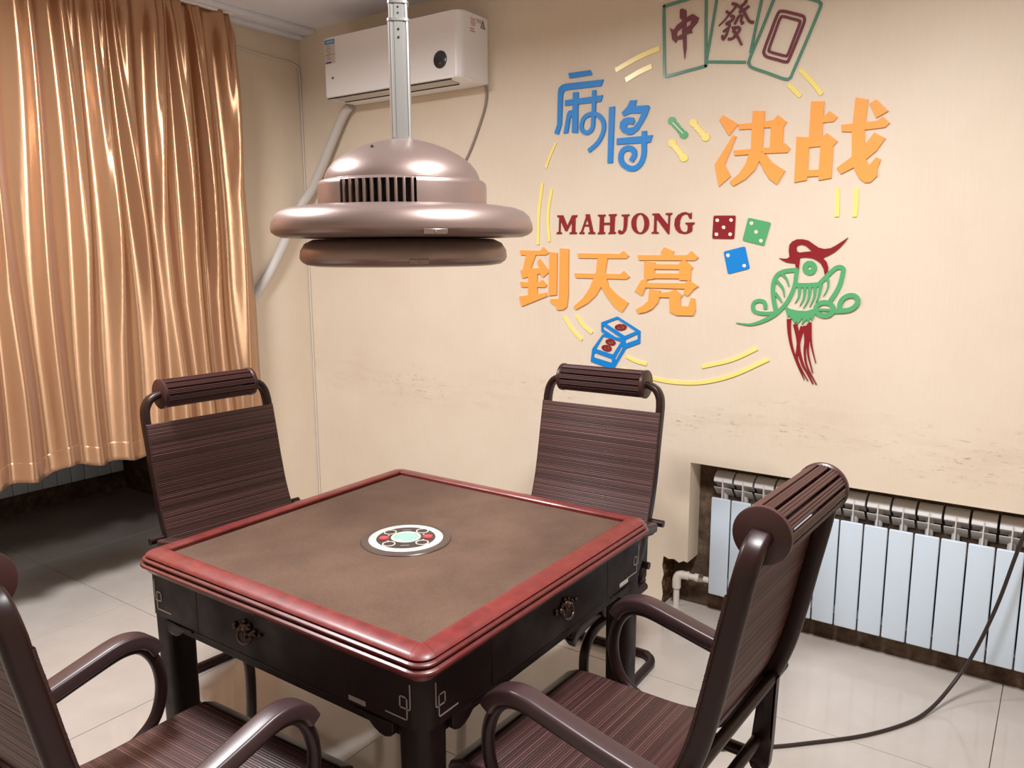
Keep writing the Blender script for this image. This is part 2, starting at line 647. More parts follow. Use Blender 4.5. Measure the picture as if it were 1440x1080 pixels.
cur_root = tag(empty('curtain', (-2.018, 0, 0)), 'gold satin curtain hanging in folds over the window bay on the left', 'curtain')
for name, za, off in (('curtain_cloth', None, 0.0), ('hem', 0.095, 0.0011)):
    bm = NB()
    NY, NZ_ = 520, 90 if za is None else 5
    rows = []
    for j in range(NZ_ + 1):
        row = []
        for i in range(NY + 1):
            s = i / NY
            zb = curtain_bottom(-1.42 + 2.48 * s)
            if za is None:
                z = 2.695 - (2.695 - zb) * j / NZ_
            else:
                z = zb + za * (1 - j / NZ_) - 0.002
            y = -1.42 + (curtain_edge(z) + 1.42) * s
            x = curtain_x(y, z)
            # gathered tight at the heading
            fl = min(1.0, (2.70 - z) / 0.12)
            row.append(bm.verts.new((-0.035 + x * (0.6 + 0.4 * fl) + (off if j else -.0012), y, z)))
        rows.append(row)
    for j in range(NZ_):
        for i in range(NY):
            bm.faces.new((rows[j][i], rows[j][i + 1], rows[j + 1][i + 1], rows[j + 1][i]))
    o = finish(bm, name, CURT, cur_root, 180, recalc=False)
    uv = o.data.uv_layers.new(name='weave_direction')
    co = [0.0] * (len(o.data.vertices) * 3)
    o.data.vertices.foreach_get('co', co)
    li = [0] * len(o.data.loops)
    o.data.loops.foreach_get('vertex_index', li)
    uv.data.foreach_set('uv', [c for v in li for c in (co[3 * v + 1], co[3 * v + 2])])
    md = o.modifiers.new('thickness', 'SOLIDIFY')
    md.thickness = 0.0015
bm = NB()
box(bm, (-0.01, -0.2, 2.692), (0.022, 2.46, 0.008), 0.002, 1)
finish(bm, 'curtain_track', ACW, cur_root)

# ------------------------------------------------------------------ sectional radiators
def section_meshes():
    out = []
    # local: x along the radiator, front face towards -y, z up from the bottom of the panel
    bm = NB()
    box(bm, (0, 0.004, 0.2145), (0.0805, 0.012, 0.429), 0.0045, 3)
    out.append(('front_panel', bm, RADW))
    bm = NB()
    box(bm, (0, 0.040, 0.262), (0.0045, 0.062, 0.50), 0.0015, 1)
    for zc, yy in ((0.484, 0.040), (0.452, 0.034)):
        box(bm, (0, yy, zc), (0.076, 0.052, 0.0028), 0.001, 1, Matrix.Rotation(radians(-48), 4, 'X'))
    out.append(('fin', bm, RADF))
    bm = NB()
    prof = [(0.012, 0.497), (0.018, 0.512), (0.034, 0.527), (0.058, 0.534), (0.072, 0.530), (0.072, 0.492), (0.05, 0.487), (0.028, 0.486)]
    prism(bm, [prof], lambda u, v, d: (d, u, v), -0.0385, 0.0385)
    out.append(('top_cap', bm, RADF))
    bm = NB()
    lathe(bm, [(0, -0.043), (0.017, -0.043), (0.017, 0.043), (0, 0.043)], 12)
    bmesh.ops.transform(bm, matrix=Matrix.Translation((0, 0.05, 0.045)) @ Matrix.Rotation(pi / 2, 4, 'Y'), verts=bm.verts)
    lathe(bm, [(0, 0.02), (0.014, 0.02), (0.014, 0.50), (0, 0.50)], 12, (0, 0.05, 0))
    out.append(('water_tube', bm, RADF))
    return out


def radiator(loc, rz, n, pitch, label):
    r = tag(empty('radiator', loc, rz), label, 'radiator', None)
    first = None
    for k in range(n):
        if first is None:
            s = empty('radiator_section')
            s.parent = r
            first = s
            for nm, b_, m_ in section_meshes():
                finish(b_, nm, m_, s, 40)
            s.location = (pitch * 0.5, 0, 0)
        else:
            s = dup_tree(first, r)
            s.location = (pitch * (k + 0.5), 0, 0)
    return r


radiator((0.284, 1.546, 0.098), 0, 15, 0.0856, 'white sectional radiator set into the niche of the mural wall')
radiator((-3.49, -0.922, 0.155), pi / 2, 24, 0.083, 'dim sectional radiator under the hem of the gold curtain')

# pipe with elbow and valve left of the niche radiator
pr = tag(empty('radiator_pipe', (0.142, 1.548, 0)), 'white bent water pipe with metal valve beside the niche radiator', 'pipe')
bm = NB()
tube(bm, [(0, 0, 0), (0, 0, 0.105)], 0.0135, 14)
finish(bm, 'riser', PVC, pr)
bm = NB()
tube(bm, smoothpts([(0, 0, 0.088), (0, 0, 0.125), (0.008, 0.004, 0.145), (0.026, 0.008, 0.150), (0.052, 0.012, 0.148)], 5), 0.019, 14)
finish(bm, 'elbow', PVC, pr)
bm = NB()
tube(bm, [(0.05, 0.012, 0.148), (0.145, 0.03, 0.143)], 0.013, 14)
tube(bm, [(0.075, 0.017, 0.147), (0.092, 0.020, 0.146)], 0.0175, 14)
finish(bm, 'branch', PVC, pr)
bm = NB()
tube(bm, [(0.092, 0.020, 0.146), (0.112, 0.024, 0.145)], 0.019, 6)
finish(bm, 'valve_nut', CHROME, pr, 20)

# ------------------------------------------------------------------ automatic mahjong table
TSX, TSY = -.006, .004      # frame sits slightly off the felt centre
tab = tag(empty('mahjong_table', (TSX, TSY, 0)), 'square mahjong table with brown felt top and red lacquered rim', 'table')


def rsq(h, r, n=7):
    """rounded square contour, split in 4 corner arcs; returns list of corners each a list of points"""
    out = []
    for q in range(4):
        a0 = q * pi / 2
        cx, cy = [(1, 1), (-1, 1), (-1, -1), (1, -1)][q]
        kk = min(1.0, max(0.0, 1 - (h - .444) / .03)) if h < .5 and h > .4435 else 0.0
        out.append([((h - r) * cx + r * cos(a0 + pi / 2 * k / n) - TSX * kk, (h - r) * cy + r * sin(a0 + pi / 2 * k / n) - TSY * kk) for k in range(n + 1)])
    return out


def rim_pieces(prof, rad, cname, sname, m, cut=0.0):
    """prof: (half, z) closed loop; corners and straight rails become separate objects"""
    for q in range(4):
        bm = NB()
        rings = []
        cont = [rsq(h, rad(h)) for h, z in prof]
        for k in range(8):
            rings.append([bm.verts.new((*cont[i][q][k], prof[i][1])) for i in range(len(prof))])
        n = len(prof)
        for k in range(7):
            for i in range(n):
                bm.faces.new((rings[k][i], rings[k + 1][i], rings[k + 1][(i + 1) % n], rings[k][(i + 1) % n]))
        bm.faces.new(rings[0])
        bm.faces.new(rings[-1])
        finish(bm, cname, m, tab, 40)
        bm = NB()
        g = 0.0006
        A, B = [], []
        for i in range(n):
            a = Vector(cont[i][q][7])
            b = Vector(cont[i][(q + 1) % 4][0])
            u = (b - a).normalized() * g
            A.append(bm.verts.new((*(a + u), prof[i][1])))
            B.append(bm.verts.new((*(b - u), prof[i][1])))
        for i in range(n):
            bm.faces.new((A[i], B[i], B[(i + 1) % n], A[(i + 1) % n]))
        bm.faces.new(A)
        bm.faces.new(B)
        finish(bm, sname, m, tab, 40)


RIM = [(.444, .764), (.444, .778), (.4465, .7812), (.452, .7820), (.468, .7802), (.484, .7770), (.4935, .7728), (.4970, .7690), (.4955, .7668), (.486, .7662), (.46, .7662)]
rim_pieces(RIM, lambda h: 0.002 + max(0, (h - .444)) * 0.68, 'rim_corner', 'rim_rail', REDWOOD)
MLD = [(.46, .7655), (.488, .7655), (.4975, .7645), (.5030, .7612), (.5035, .7575), (.5000, .7540), (.4975, .7528), (.5030, .7516), (.5088, .7482), (.5098, .7437), (.5065, .7396), (.4998, .7376), (.4975, .734),
       (.495, .729), (.492, .7255), (.490, .7222), (.46, .7222)]
rim_pieces(MLD, lambda h: max(0.012, 0.048 - (.5098 - h)), 'moulding_corner', 'moulding_rail', MOLD)
bm = NB()
box(bm, (-TSX, -TSY, .762), (.886, .886, .016))
finish(bm, 'felt_top', FELT, tab, None)

# console in the middle of the felt
con = empty('centre_console', (.009 - TSX, -.018 - TSY, .770))
con.parent = tab
bm = NB()
lathe(bm, [(0, 0), (.122, 0), (.124, .0015), (.122, .0035), (.104, .0045), (.101, .003), (0, .003)], 64)
finish(bm, 'outer_ring', CRING, con)
bm = NB()
lathe(bm, [(.081, .003), (.081, .0062), (.084, .0075), (.099, .0075), (.102, .0055), (.102, .003)], 64)
finish(bm, 'white_ring', CWHITE, con)
bm = NB()
lathe(bm, [(0, .0058), (.080, .0058), (.080, .003)], 64)
finish(bm, 'dial', CDARK, con)
bm = NB()
lathe(bm, [(.034, .0058), (.034, .0085), (.038, .010), (.041, .0085), (.041, .0058)], 48)
finish(bm, 'lens_ring', CWHITE, con)
bm = NB()
lathe(bm, [(0, .0145), (.012, .014), (.022, .0125), (.030, .0100), (.0345, .0065)], 40)
finish(bm, 'clear_dome', CGLASS, con)
for ang in (86, 176, 266, 356):
    a = radians(ang)
    bm = NB()
    lathe(bm, [(.0150, .0055), (.0150, .0078), (.0165, .0082), (.018, .0078), (.018, .0055)], 28, (.063 * cos(a), .063 * sin(a), 0))
    finish(bm, 'socket_ring', CWHITE, con)
for ang in (40, 220):
    a = radians(ang)
    bm = NB()
    lathe(bm, [(0, .0100), (.009, .0098), (.0125, .0085), (.013, .0055)], 28, (.060 * cos(a), .060 * sin(a), 0))
    finish(bm, 'red_button', CREDB, con)
for ang in (130, 310):
    a = radians(ang)
    bm = NB()
    box(bm, (.059 * cos(a), .059 * sin(a), .0061), (.006, .024, .0008), 0, 1, Matrix.Rotation(a, 4, 'Z'))
    finish(bm, 'printed_label', LINK, con, None)
for ang in (63, 17, 243, 197):
    a = radians(ang)
    bm = NB()
    lathe(bm, [(0, .0068), (.0022, .0066), (.0028, .0055)], 10, (.052 * cos(a), .052 * sin(a), 0))
    finish(bm, 'lamp_dot', CWHITE, con)

# apron: rounded corner panels and a drawer front on every side
AH, AR, AZ0, AZ1, SEAM = .4875, .038, .609, .7225, .266
for q in range(4):
    bm = NB()
    arc_o = rsq(AH, AR)[q]
    arc_i = rsq(AH - .022, .016)[q]
    cx, cy = [(1, 1), (-1, 1), (-1, -1), (1, -1)][q]
    # ends along the two sides
    def ext(p, first, h):
        if (q % 2 == 0) == first:
            return (h * cx, SEAM * cy)
        return (SEAM * cx, h * cy)
    po = [ext(arc_o[0], True, AH)] + arc_o + [ext(arc_o[-1], False, AH)]
    pi_ = [ext(arc_i[0], True, AH - .022)] + arc_i + [ext(arc_i[-1], False, AH - .022)]
    prism(bm, [po + pi_[::-1]], lambda u, v, d: (u, v, d), AZ0, AZ1)
    finish(bm, 'apron_corner', DARKW, tab, 40)


def face_tf(q):
    """local (u along the face to the right seen from outside, n outwards, z) -> table xyz"""
    a = [0, pi / 2, pi, -pi / 2][q]          # outward direction angle
    nx, ny = cos(a), sin(a)
    ux, uy = -sin(a), cos(a)
    return lambda u, n, z: (ux * u + nx * n, uy * u + ny * n, z)


def fbox(bm, tf, u, n, z, su, sn, sz, bev=0.0):
    vs_ = box(bm, (0, 0, 0), (su, sn, sz), bev, 1)
    for v in vs_:
        v.co = Vector(tf(u + v.co.x, n + v.co.y, z + v.co.z))


for q in range(4):
    tf = face_tf(q)
    bm = NB()
    fbox(bm, tf, 0, AH - .010, (AZ0 + AZ1) / 2, 2 * SEAM - .003, .021, AZ1 - AZ0, .0015)
    dr = finish(bm, 'drawer_front', DARKW, tab, 40)
    # ornate bail pull
    pu = {0: .040, 3: -.062}.get(q, 0.0)
    bm = NB()
    random.seed(3)
    for k in range(15):
        a = 2 * pi * k / 15
        rr_ = .020 + .009 * cos(4 * a)
        uu, zz = rr_ * 1.7 * cos(a), rr_ * .75 * sin(a) + .008
        r0 = .0055
        bmesh.ops.create_icosphere(bm, subdivisions=1, radius=r0, matrix=Matrix.Translation(tf(uu + pu, AH + .0035, .670 + zz)))
    for uu, zz, r0 in ((-.022, .004, .009), (.022, .004, .009), (0, .014, .012), (0, -.002, .008)):
        bmesh.ops.create_icosphere(bm, subdivisions=2, radius=r0, matrix=Matrix.Translation(tf(uu + pu, AH + .003, .670 + zz)))
    pts_ = smoothpts([tf(pu - .026, AH + .010, .670), tf(pu - .020, AH + .014, .655), tf(pu, AH + .016, .649), tf(pu + .020, AH + .014, .655), tf(pu + .026, AH + .010, .670)], 5)
    tube(bm, pts_, .0035, 8)
    finish(bm, 'drawer_pull', BRASS, dr, 60)
    # silver fret inlay at both ends
    for sgn in (-1, 1):
        bm = NB()
        w, tk, N0 = .0030, .0010, AH + .0004
        U = lambda d: sgn * (AH - d)
        def seg(d0, z0, d1, z1):
            ua, ub = U(d0), U(d1)
            fbox(bm, tf, (ua + ub) / 2, N0, (z0 + z1) / 2, abs(ua - ub) + w, tk, abs(z0 - z1) + w)
        seg(.036, .706, .036, .652)
        seg(.036, .652, .064, .652)
        seg(.064, .652, .064, .676)
        seg(.045, .676, .064, .676)
        seg(.045, .676, .045, .628)
        seg(.045, .628, .104, .628)
        finish(bm, 'fret_inlay', SILV, tab, None)
    bm = NB()
    sg = 1 if q == 0 else (1 if q == 3 else -1)
    u0 = {0: .362, 3: .268, 1: -.3, 2: -.3}[q]
    fbox(bm, tf, u0 if q != 3 else .30, AH + .0006, .622, .050, .0012, .011)
    if q == 3:
        pass
    finish(bm, 'name_plate', SILV if q else CWHITE, tab, None)
    # under-rail with carved brackets near both legs
    bm = NB()
    fbox(bm, tf, 0, .460, .590, .86, .026, .038, .004)
    finish(bm, 'lower_rail', DARKW, tab, 40)
    bm = NB()
    fbox(bm, tf, 0, .479, .6045, .70, .016, .009, .0025)
    finish(bm, 'ledge', DARKW, tab, 40)
    for sgn in (-1, 1):
        bm = NB()
        prof = [(.404, .6085), (.404, .586), (.398, .576), (.384, .571), (.366, .572), (.350, .579), (.336, .590), (.318, .597), (.29, .600), (.29, .6085)]
        prof = [(sgn * a, b) for a, b in prof]
        prism(bm, [prof], lambda u, v, d: tf(u, d, v), .474, .491)
        bmesh.ops.bevel(bm, geom=[e for e in bm.edges], offset=.002, segments=1, affect='EDGES')
        finish(bm, 'carved_bracket', DARKW, tab, 40)

for cx, cy in ((1, 1), (-1, 1), (-1, -1), (1, -1)):
    bm = NB()
    s0 = rrect(.080, .080, .022, 4)
    s1 = rrect(.072, .072, .020, 4)
    A = [bm.verts.new((.4415 * cx + a, .4415 * cy + b, .608)) for a, b in s0]
    B = [bm.verts.new((.4415 * cx + a, .4415 * cy + b, .0)) for a, b in s1]
    n = len(A)
    for i in range(n):
        bm.faces.new((A[i], A[(i + 1) % n], B[(i + 1) % n], B[i]))
    bm.faces.new(A)
    bm.faces.new(B)
    finish(bm, 'leg', DARKW, tab, 40)
bm = NB()
box(bm, (0, 0, .672), (.90, .90, .15), .01, 1)
finish(bm, 'machine_box', DARKIN, tab, None)

# ------------------------------------------------------------------ rattan armchairs
PROF = [(-.364, 1.072), (-.357, .99), (-.334, .87), (-.309, .745), (-.284, .65), (-.243, .552), (-.190, .468), (-.125, .416), (-.05, .397), (.05, .392), (.15, .392), (.235, .390), (.280, .381), (.303, .362)]


def prof_curve():
    P = smoothpts([(0, a, b) for a, b in PROF], 10)
    N = []
    for i in range(len(P)):
        T = (P[min(i + 1, len(P) - 1)] - P[max(i - 1, 0)]).normalized()
        N.append(Vector((0, -T.z, T.y)) * -1 if False else Vector((0, -T.z, T.y)))
    return P, N


def weave(bm, s_from, s_to, half, pitch, lay, seed):
    P, N = prof_curve()
    L = [0.0]
    for a, b in zip(P, P[1:]):
        L.append(L[-1] + (b - a).length)

    def at(s):
        s = min(max(s, 0), L[-1])
        for i in range(len(L) - 1):
            if L[i + 1] >= s:
                u = (s - L[i]) / (L[i + 1] - L[i])
                return P[i].lerp(P[i + 1], u), N[i].lerp(N[i + 1], u).normalized()
    rnd = random.Random(seed)
    n = int((s_to - s_from) / pitch)
    pos = []
    tone = rnd.random()
    groove = 0
    for k in range(n):
        s0 = s_from + (s_to - s_from) * k / n
        groove -= 1
        deep = False
        if groove <= 0:
            deep = True
            groove = rnd.randint(3, 7)
        tone = 0.5 + rnd.uniform(-.22, .22)
        hgt = .0016 + rnd.uniform(-.0003, .0004)
        pos.append((s0, .0 if not deep else -.0014, 0.0 if deep else .16))
        pos.append((s0 + pitch * .3, hgt * .85, tone))
        pos.append((s0 + pitch * .6, hgt, tone + .08))
    pos.append((s_to, 0, .2))
    ends = {}
    for side in (1, -1):
        prev = None
        for s, h, tn in pos:
            p, nn = at(s)
            q = p + nn * (.0185 + side * (.0035 + h))
            e = p + nn * (.0180 + side * .0036)      # bound edges run straight along the rails
            row = [bm.verts.new((-half, e.y, e.z)), bm.verts.new((-half + .005, q.y, q.z)), bm.verts.new((half - .005, q.y, q.z)), bm.verts.new((half, e.y, e.z))]
            for v_ in row:
                v_[lay] = tn
            row[0][lay] = row[3][lay] = .2
            ends.setdefault(s, []).append((row[0], row[3]))
            if prev:
                for c_ in range(3):
                    bm.faces.new((prev[c_], prev[c_ + 1], row[c_ + 1], row[c_]))
            prev = row
    ks = sorted(ends)
    for k0, k1 in zip(ks, ks[1:]):
        (f0, f1), (g0, g1) = ends[k0], ends[k1]
        bm.faces.new((f0[0], g0[0], g1[0], f1[0]))
        bm.faces.new((f0[1], f1[1], g1[1], g0[1]))


def arc_len_at_z(zq):
    P, N = prof_curve()
    L = 0
    for a, b in zip(P, P[1:]):
        if b.z <= zq:
            return L
        L += (b - a).length
    return L


def make_chair():
    r = empty('rattan_armchair')
    HW = .236
    P, N = prof_curve()
    for sx in (-1, 1):
        # side rail of back and seat, bending in to carry the headrest
        pts_, nr = [], []
        top = smoothpts([(sx * .160, -.366, 1.066), (sx * .188, -.3665, 1.063), (sx * .215, -.366, 1.049), (sx * .231, -.363, 1.022), (sx * HW, -.357, .99)], 6)
        for q in top:
            pts_.append(q)
            nr.append(Vector((0, .99, .10)))
        for q, nn in zip(P, N):
            if q.z < .985 or q.y > 0:
                pts_.append(Vector((sx * HW, q.y, q.z)))
                nr.append(nn)
        bm = NB()
        sweep(bm, pts_, nr, rrect(.025, .042, .010, 3))
        finish(bm, 'side_rail', PLASTIC, r, 50)
        # armrest hoop and its pad
        bm = NB()
        hoop = smoothpts([(sx * .264, -.232, .563), (sx * .266, -.10, .588), (sx * .268, 0, .610), (sx * .268, .085, .626), (sx * .268, .135, .612), (sx * .268, .168, .56), (sx * .268, .176, .492),
                          (sx * .268, .155, .425), (sx * .267, .108, .388), (sx * .265, .04, .370), (sx * .262, -.06, .362)], 6)
        tube(bm, hoop, .0150, 12)
        finish(bm, 'arm_hoop', PLASTIC, r, 60)
        bm = NB()
        pad = smoothpts([(sx * .266, -.225, .581), (sx * .267, -.10, .606), (sx * .268, 0, .629), (sx * .268, .075, .645), (sx * .268, .120, .640), (sx * .268, .150, .622), (sx * .268, .166, .598)], 6)
        sec = rrect(.050, .034, .008, 3)
        sweep(bm, pad, [Vector((0, 0, 1)) if k < len(pad) * .72 else Vector((0, .5, .85)) for k in range(len(pad))], sec)
        finish(bm, 'armrest_pad', ARMPAD, r, 50)
        # hanging hinge plate behind the back
        bm = NB()
        pl = [(-.283, .592), (-.262, .595), (-.246, .585), (-.228, .40), (-.226, .365), (-.233, .345), (-.250, .337), (-.267, .345), (-.274, .365), (-.278, .42)]
        prism(bm, [pl], lambda u, v, d: (sx * d, u, v), .206, .234)
        bmesh.ops.bevel(bm, geom=[e for e in bm.edges], offset=.004, segments=2, affect='EDGES')
        finish(bm, 'hinge_plate', PLASTIC, r, 50)
    bm = NB()
    tube(bm, [(-.296, -.268, .584), (.296, -.268, .584)], .0130, 12)
    finish(bm, 'hinge_rod', PLASTIC, r, 50)
    bm = NB()
    tube(bm, [(-.255, -.245, .425), (.255, -.245, .425)], .0135, 12)
    finish(bm, 'cross_bar', PLASTIC, r, 50)
    # woven panels
    for nm, za, zb, seed in (('woven_back', .966, None, 5), ('woven_seat', None, None, 8)):
        bm = NB()
        lay = bm.verts.layers.float.new('tone')
        sj = arc_len_at_z(.45)
        if nm == 'woven_back':
            weave(bm, arc_len_at_z(.966), sj, .2465, .0062, lay, seed)
        else:
            P_, N_ = prof_curve()
            tot = sum((b - a).length for a, b in zip(P_, P_[1:]))
            weave(bm, sj, tot - .050, .2465, .0066, lay, seed)
        o = finish(bm, nm, WEAVE, r, 80, recalc=True)
        tag(o, kind='stuff')
    # smooth rolled front edge
    bm = NB()
    sec_p = [q for q in P if q.y > .215]
    sweep(bm, [(-HW - .008, .284, .389), (0, .284, .389), (HW + .008, .284, .389)], [Vector((0, .45, .9))] * 3, rrect(.058, .028, .013, 4))
    finish(bm, 'front_roll', PLASTIC, r, 50)
    # headrest
    hd = NB()
    tube(hd, [(-.176, -.366, 1.066), (.176, -.366, 1.066)], .012, 12)
    head = finish(hd, 'headrest_core', PLASTIC, r, 50)
    for sx in (-1, 1):
        bm = NB()
        lathe(bm, [(0, -.007), (.049, -.007), (.0525, -.003), (.0525, .006), (.050, .008), (0, .008)], 36)
        bmesh.ops.transform(bm, matrix=Matrix.Translation((sx * .171, -.366, 1.066)) @ Matrix.Rotation(sx * pi / 2, 4, 'Y'), verts=bm.verts)
        finish(bm, 'headrest_cap', CAPM, head, 40)
    slat_me = None
    for k in range(13):
        a = 2 * pi * (k + .2) / 13
        if slat_me is None:
            bm = NB()
            for dz in (-.0058, 0, .0058):
                tube(bm, [(-.166, dz, .0470), (.166, dz, .0470)], .0031, 6)
            box(bm, (0, 0, .0455), (.332, .0165, .0022))
            o = finish(bm, 'headrest_slat', RATTAN, head, 50)
            slat_me = o.data
        else:
            o = bpy.data.objects.new('headrest_slat', slat_me)
            COL.objects.link(o)
            o.parent = head
        o.matrix_parent_inverse = Matrix()
        o.location = (0, -.366, 1.066)
        o.rotation_euler = (a, 0, 0)
    # sled base
    bm = NB()
    def side(sx):
        return [(sx * .247, -.22, .356), (sx * .247, .09, .357), (sx * .247, .175, .350), (sx * .247, .222, .318), (sx * .247, .236, .26), (sx * .247, .226, .11), (sx * .247, .205, .045),
                (sx * .247, .150, .0175), (sx * .247, .05, .0165), (sx * .247, -.24, .0165), (sx * .243, -.31, .0165), (sx * .215, -.346, .0165), (sx * .165, -.355, .0165)]
    path = side(-1) + side(1)[::-1]
    tube(bm, smoothpts(path, 6), .0160, 12)
    finish(bm, 'sled_base', PLASTIC, r, 60)
    return r


chairA = make_chair()
GRP = 'rattan armchairs round the mahjong table'
spots = [(chairA, (-.74, .105), radians(-95.3), 'brown rattan armchair in front of the gold curtain'),
         (None, (.039, .70), radians(181.9), 'brown rattan armchair with its back to the mural wall'),
         (None, (.687, -.041), radians(87.8), 'brown rattan armchair between the mahjong table and the niche radiator, seen from behind'),
         (None, (-.035, -.735), radians(2.4), 'brown rattan armchair cut off at the lower left corner of the picture')]
for o, xy, rz, lb in spots:
    c = o or dup_tree(chairA)
    c.location = (xy[0], xy[1], 0)
    c.rotation_euler = (0, 0, rz)
    tag(c, lb, 'chair', GRP)

# ------------------------------------------------------------------ lamp over the table (air cleaning lamp)
LX, LY = .014, .004
lamp = tag(empty('pendant_lamp', (LX, LY, CEIL)), 'champagne metal disc lamp with side vents hanging over the mahjong table', 'lamp')
lamp_o = (0, 0, -CEIL)
bm = NB()
lathe(bm, [(.05, 1.586), (.26, 1.586), (.308, 1.588), (.322, 1.593), (.3315, 1.600), (.334, 1.607), (.332, 1.622), (.325, 1.639), (.312, 1.651), (.292, 1.659), (.262, 1.664), (.22, 1.665), (.05, 1.665)], 96, lamp_o)
finish(bm, 'upper_disc', CHAMP, lamp, 40)
bm = NB()
lathe(bm, [(0, 1.516), (.225, 1.516), (.250, 1.520), (.262, 1.528), (.2665, 1.537), (.264, 1.556), (.253, 1.573), (.232, 1.583), (.05, 1.5865)], 96, lamp_o)
finish(bm, 'lower_disc', CHAMP, lamp, 40)
CA = math.atan2(-1.5455 - LY, 1.4475 - LX)      # direction of the vent side (towards the middle of the room)
v0, v1 = CA - radians(43.5), CA + radians(8.5)
DRUM = [(.215, 1.664), (.215, 1.714), (.2125, 1.723), (.206, 1.728), (.196, 1.730)]
bm = NB()
lathe(bm, DRUM, 80, lamp_o, v1, v0 + 2 * pi)
lathe(bm, [(.211, 1.722), (.206, 1.728), (.196, 1.730)], 16, lamp_o, v0, v1)
for a in (v0, v1):
    pa = [(.215, 1.664), (.215, 1.714), (.211, 1.723), (.192, 1.723), (.192, 1.664)]
    f = [bm.verts.new((r_ * cos(a), r_ * sin(a), z_ - CEIL)) for r_, z_ in pa]
    bm.faces.new(f)
finish(bm, 'drum', CHAMP, lamp, 40)
bm = NB()
lathe(bm, [(.192, 1.663), (.192, 1.729)], 60, lamp_o)
finish(bm, 'filter_core', DARKIN, lamp, 40)
NV = 10
for k in range(NV):
    a = v0 + (v1 - v0) * (k + .5) / NV
    bm = NB()
    box(bm, (0, 0, 0), (.018, .0072, .060), .0025, 2)
    bmesh.ops.transform(bm, matrix=Matrix.Translation((.2045 * cos(a), .2045 * sin(a), 1.6935 - CEIL)) @ Matrix.Rotation(a, 4, 'Z'), verts=bm.verts)
    finish(bm, 'vent_fin', CHAMP, lamp, 40)
bm = NB()
lathe(bm, [(.198, 1.729), (.196, 1.740), (.189, 1.755), (.174, 1.773), (.148, 1.792), (.117, 1.808), (.085, 1.820), (.055, 1.828), (.030, 1.832), (0, 1.832)], 80, lamp_o)
finish(bm, 'dome', CHAMP, lamp, 40)
a = CA - radians(33)
bm = NB()
bmesh.ops.create_uvsphere(bm, u_segments=10, v_segments=6, radius=.004, matrix=Matrix.Translation((.130 * cos(a), .130 * sin(a), 1.803 - CEIL)))  # dark bead added to stand for a small hole in the dome
finish(bm, 'dome_hole', DARKIN, lamp)
for rad, zc, da, wd, nm in ((.329, 1.597, 12, .055, 'rim_latch'), (.263, 1.530, 7, .045, 'rim_latch')):
    a = CA + radians(da)
    bm = NB()
    box(bm, (0, 0, 0), (.006, wd, .013), .0015, 1)
    bmesh.ops.create_uvsphere(bm, u_segments=8, v_segments=6, radius=.002, matrix=Matrix.Translation((.0035, 0, 0)))
    bmesh.ops.transform(bm, matrix=Matrix.Translation((rad * cos(a), rad * sin(a), zc - CEIL)) @ Matrix.Rotation(a, 4, 'Z') @ Matrix.Rotation(radians(12), 4, 'Y'), verts=bm.verts)
    finish(bm, nm, CHAMP, lamp, 40)


def pole_section(w):
    """flat-sided extrusion with ribs at both flanks"""
    k = w / .054
    half = [(.0110, .0200), (.0125, .0185), (.0180, .0185), (.0200, .0200), (.0240, .0180), (.0270, .0110), (.0270, -.0110), (.0240, -.0180), (.0200, -.0200), (.0180, -.0185), (.0125, -.0185), (.0110, -.0200)]
    full = [(a * k, b * k) for a, b in half] + [(-a * k, b * k) for a, b in half[::-1]]
    return full


PA = CA + pi / 2
for nm, w, z0, z1 in (('pole_sleeve', .053, 1.828, 2.118), ('pole_tube', .048, 2.112, 2.160), ('pole_tube', .044, 2.155, 2.72)):
    bm = NB()
    sec = pole_section(w)
    A = [bm.verts.new((a, b, z0 - CEIL)) for a, b in sec]
    B = [bm.verts.new((a, b, z1 - CEIL)) for a, b in sec]
    n = len(A)
    for i in range(n):
        bm.faces.new((A[i], A[(i + 1) % n], B[(i + 1) % n], B[i]))
    bm.faces.new(A)
    bm.faces.new(B)
    bmesh.ops.transform(bm, matrix=Matrix.Rotation(PA, 4, 'Z'), verts=bm.verts)
    finish(bm, nm, ALU, lamp, 30)
for w, z in ((.0565, 2.1165), (.0525, 2.158), (.057, 1.834)):
    bm = NB()
    prism(bm, [rrect(w, w * .80, .012, 5)], lambda u, v, d: (u, v, d), z - CEIL - .003, z - CEIL + .003)
    bmesh.ops.transform(bm, matrix=Matrix.Rotation(PA, 4, 'Z'), verts=bm.verts)
    finish(bm, 'pole_collar', ALU, lamp, 30)
for z, r_, w in ((2.132, .0024, .048), (2.146, .0024, .048), (2.094, .003, .053), (2.075, .003, .053)):
    bm = NB()
    rad = .0208 * w / .054
    bmesh.ops.create_uvsphere(bm, u_segments=10, v_segments=6, radius=r_, matrix=Matrix.Translation((rad * cos(CA), rad * sin(CA), z - CEIL)))
    finish(bm, 'pole_screw', SCREW, lamp)
bm = NB()
lathe(bm, [(0, -.03), (.05, -.03), (.055, -.02), (.055, 0), (0, 0)], 32)
finish(bm, 'ceiling_plate', ALU, lamp)

# ------------------------------------------------------------------ air conditioner
AX0, AX1, AY0, AZB, AZT = -1.705, -.833, 1.308, 2.304, 2.585
ac = tag(empty('air_conditioner', ((AX0 + AX1) / 2, YW, AZB)), 'white wall air conditioner with a round dark display near the corner', 'air conditioner')
ox, oy, oz = (AX0 + AX1) / 2, YW, AZB


def loc(x, y, z):
    return (x - ox, y - oy, z - oz)


bm = NB()
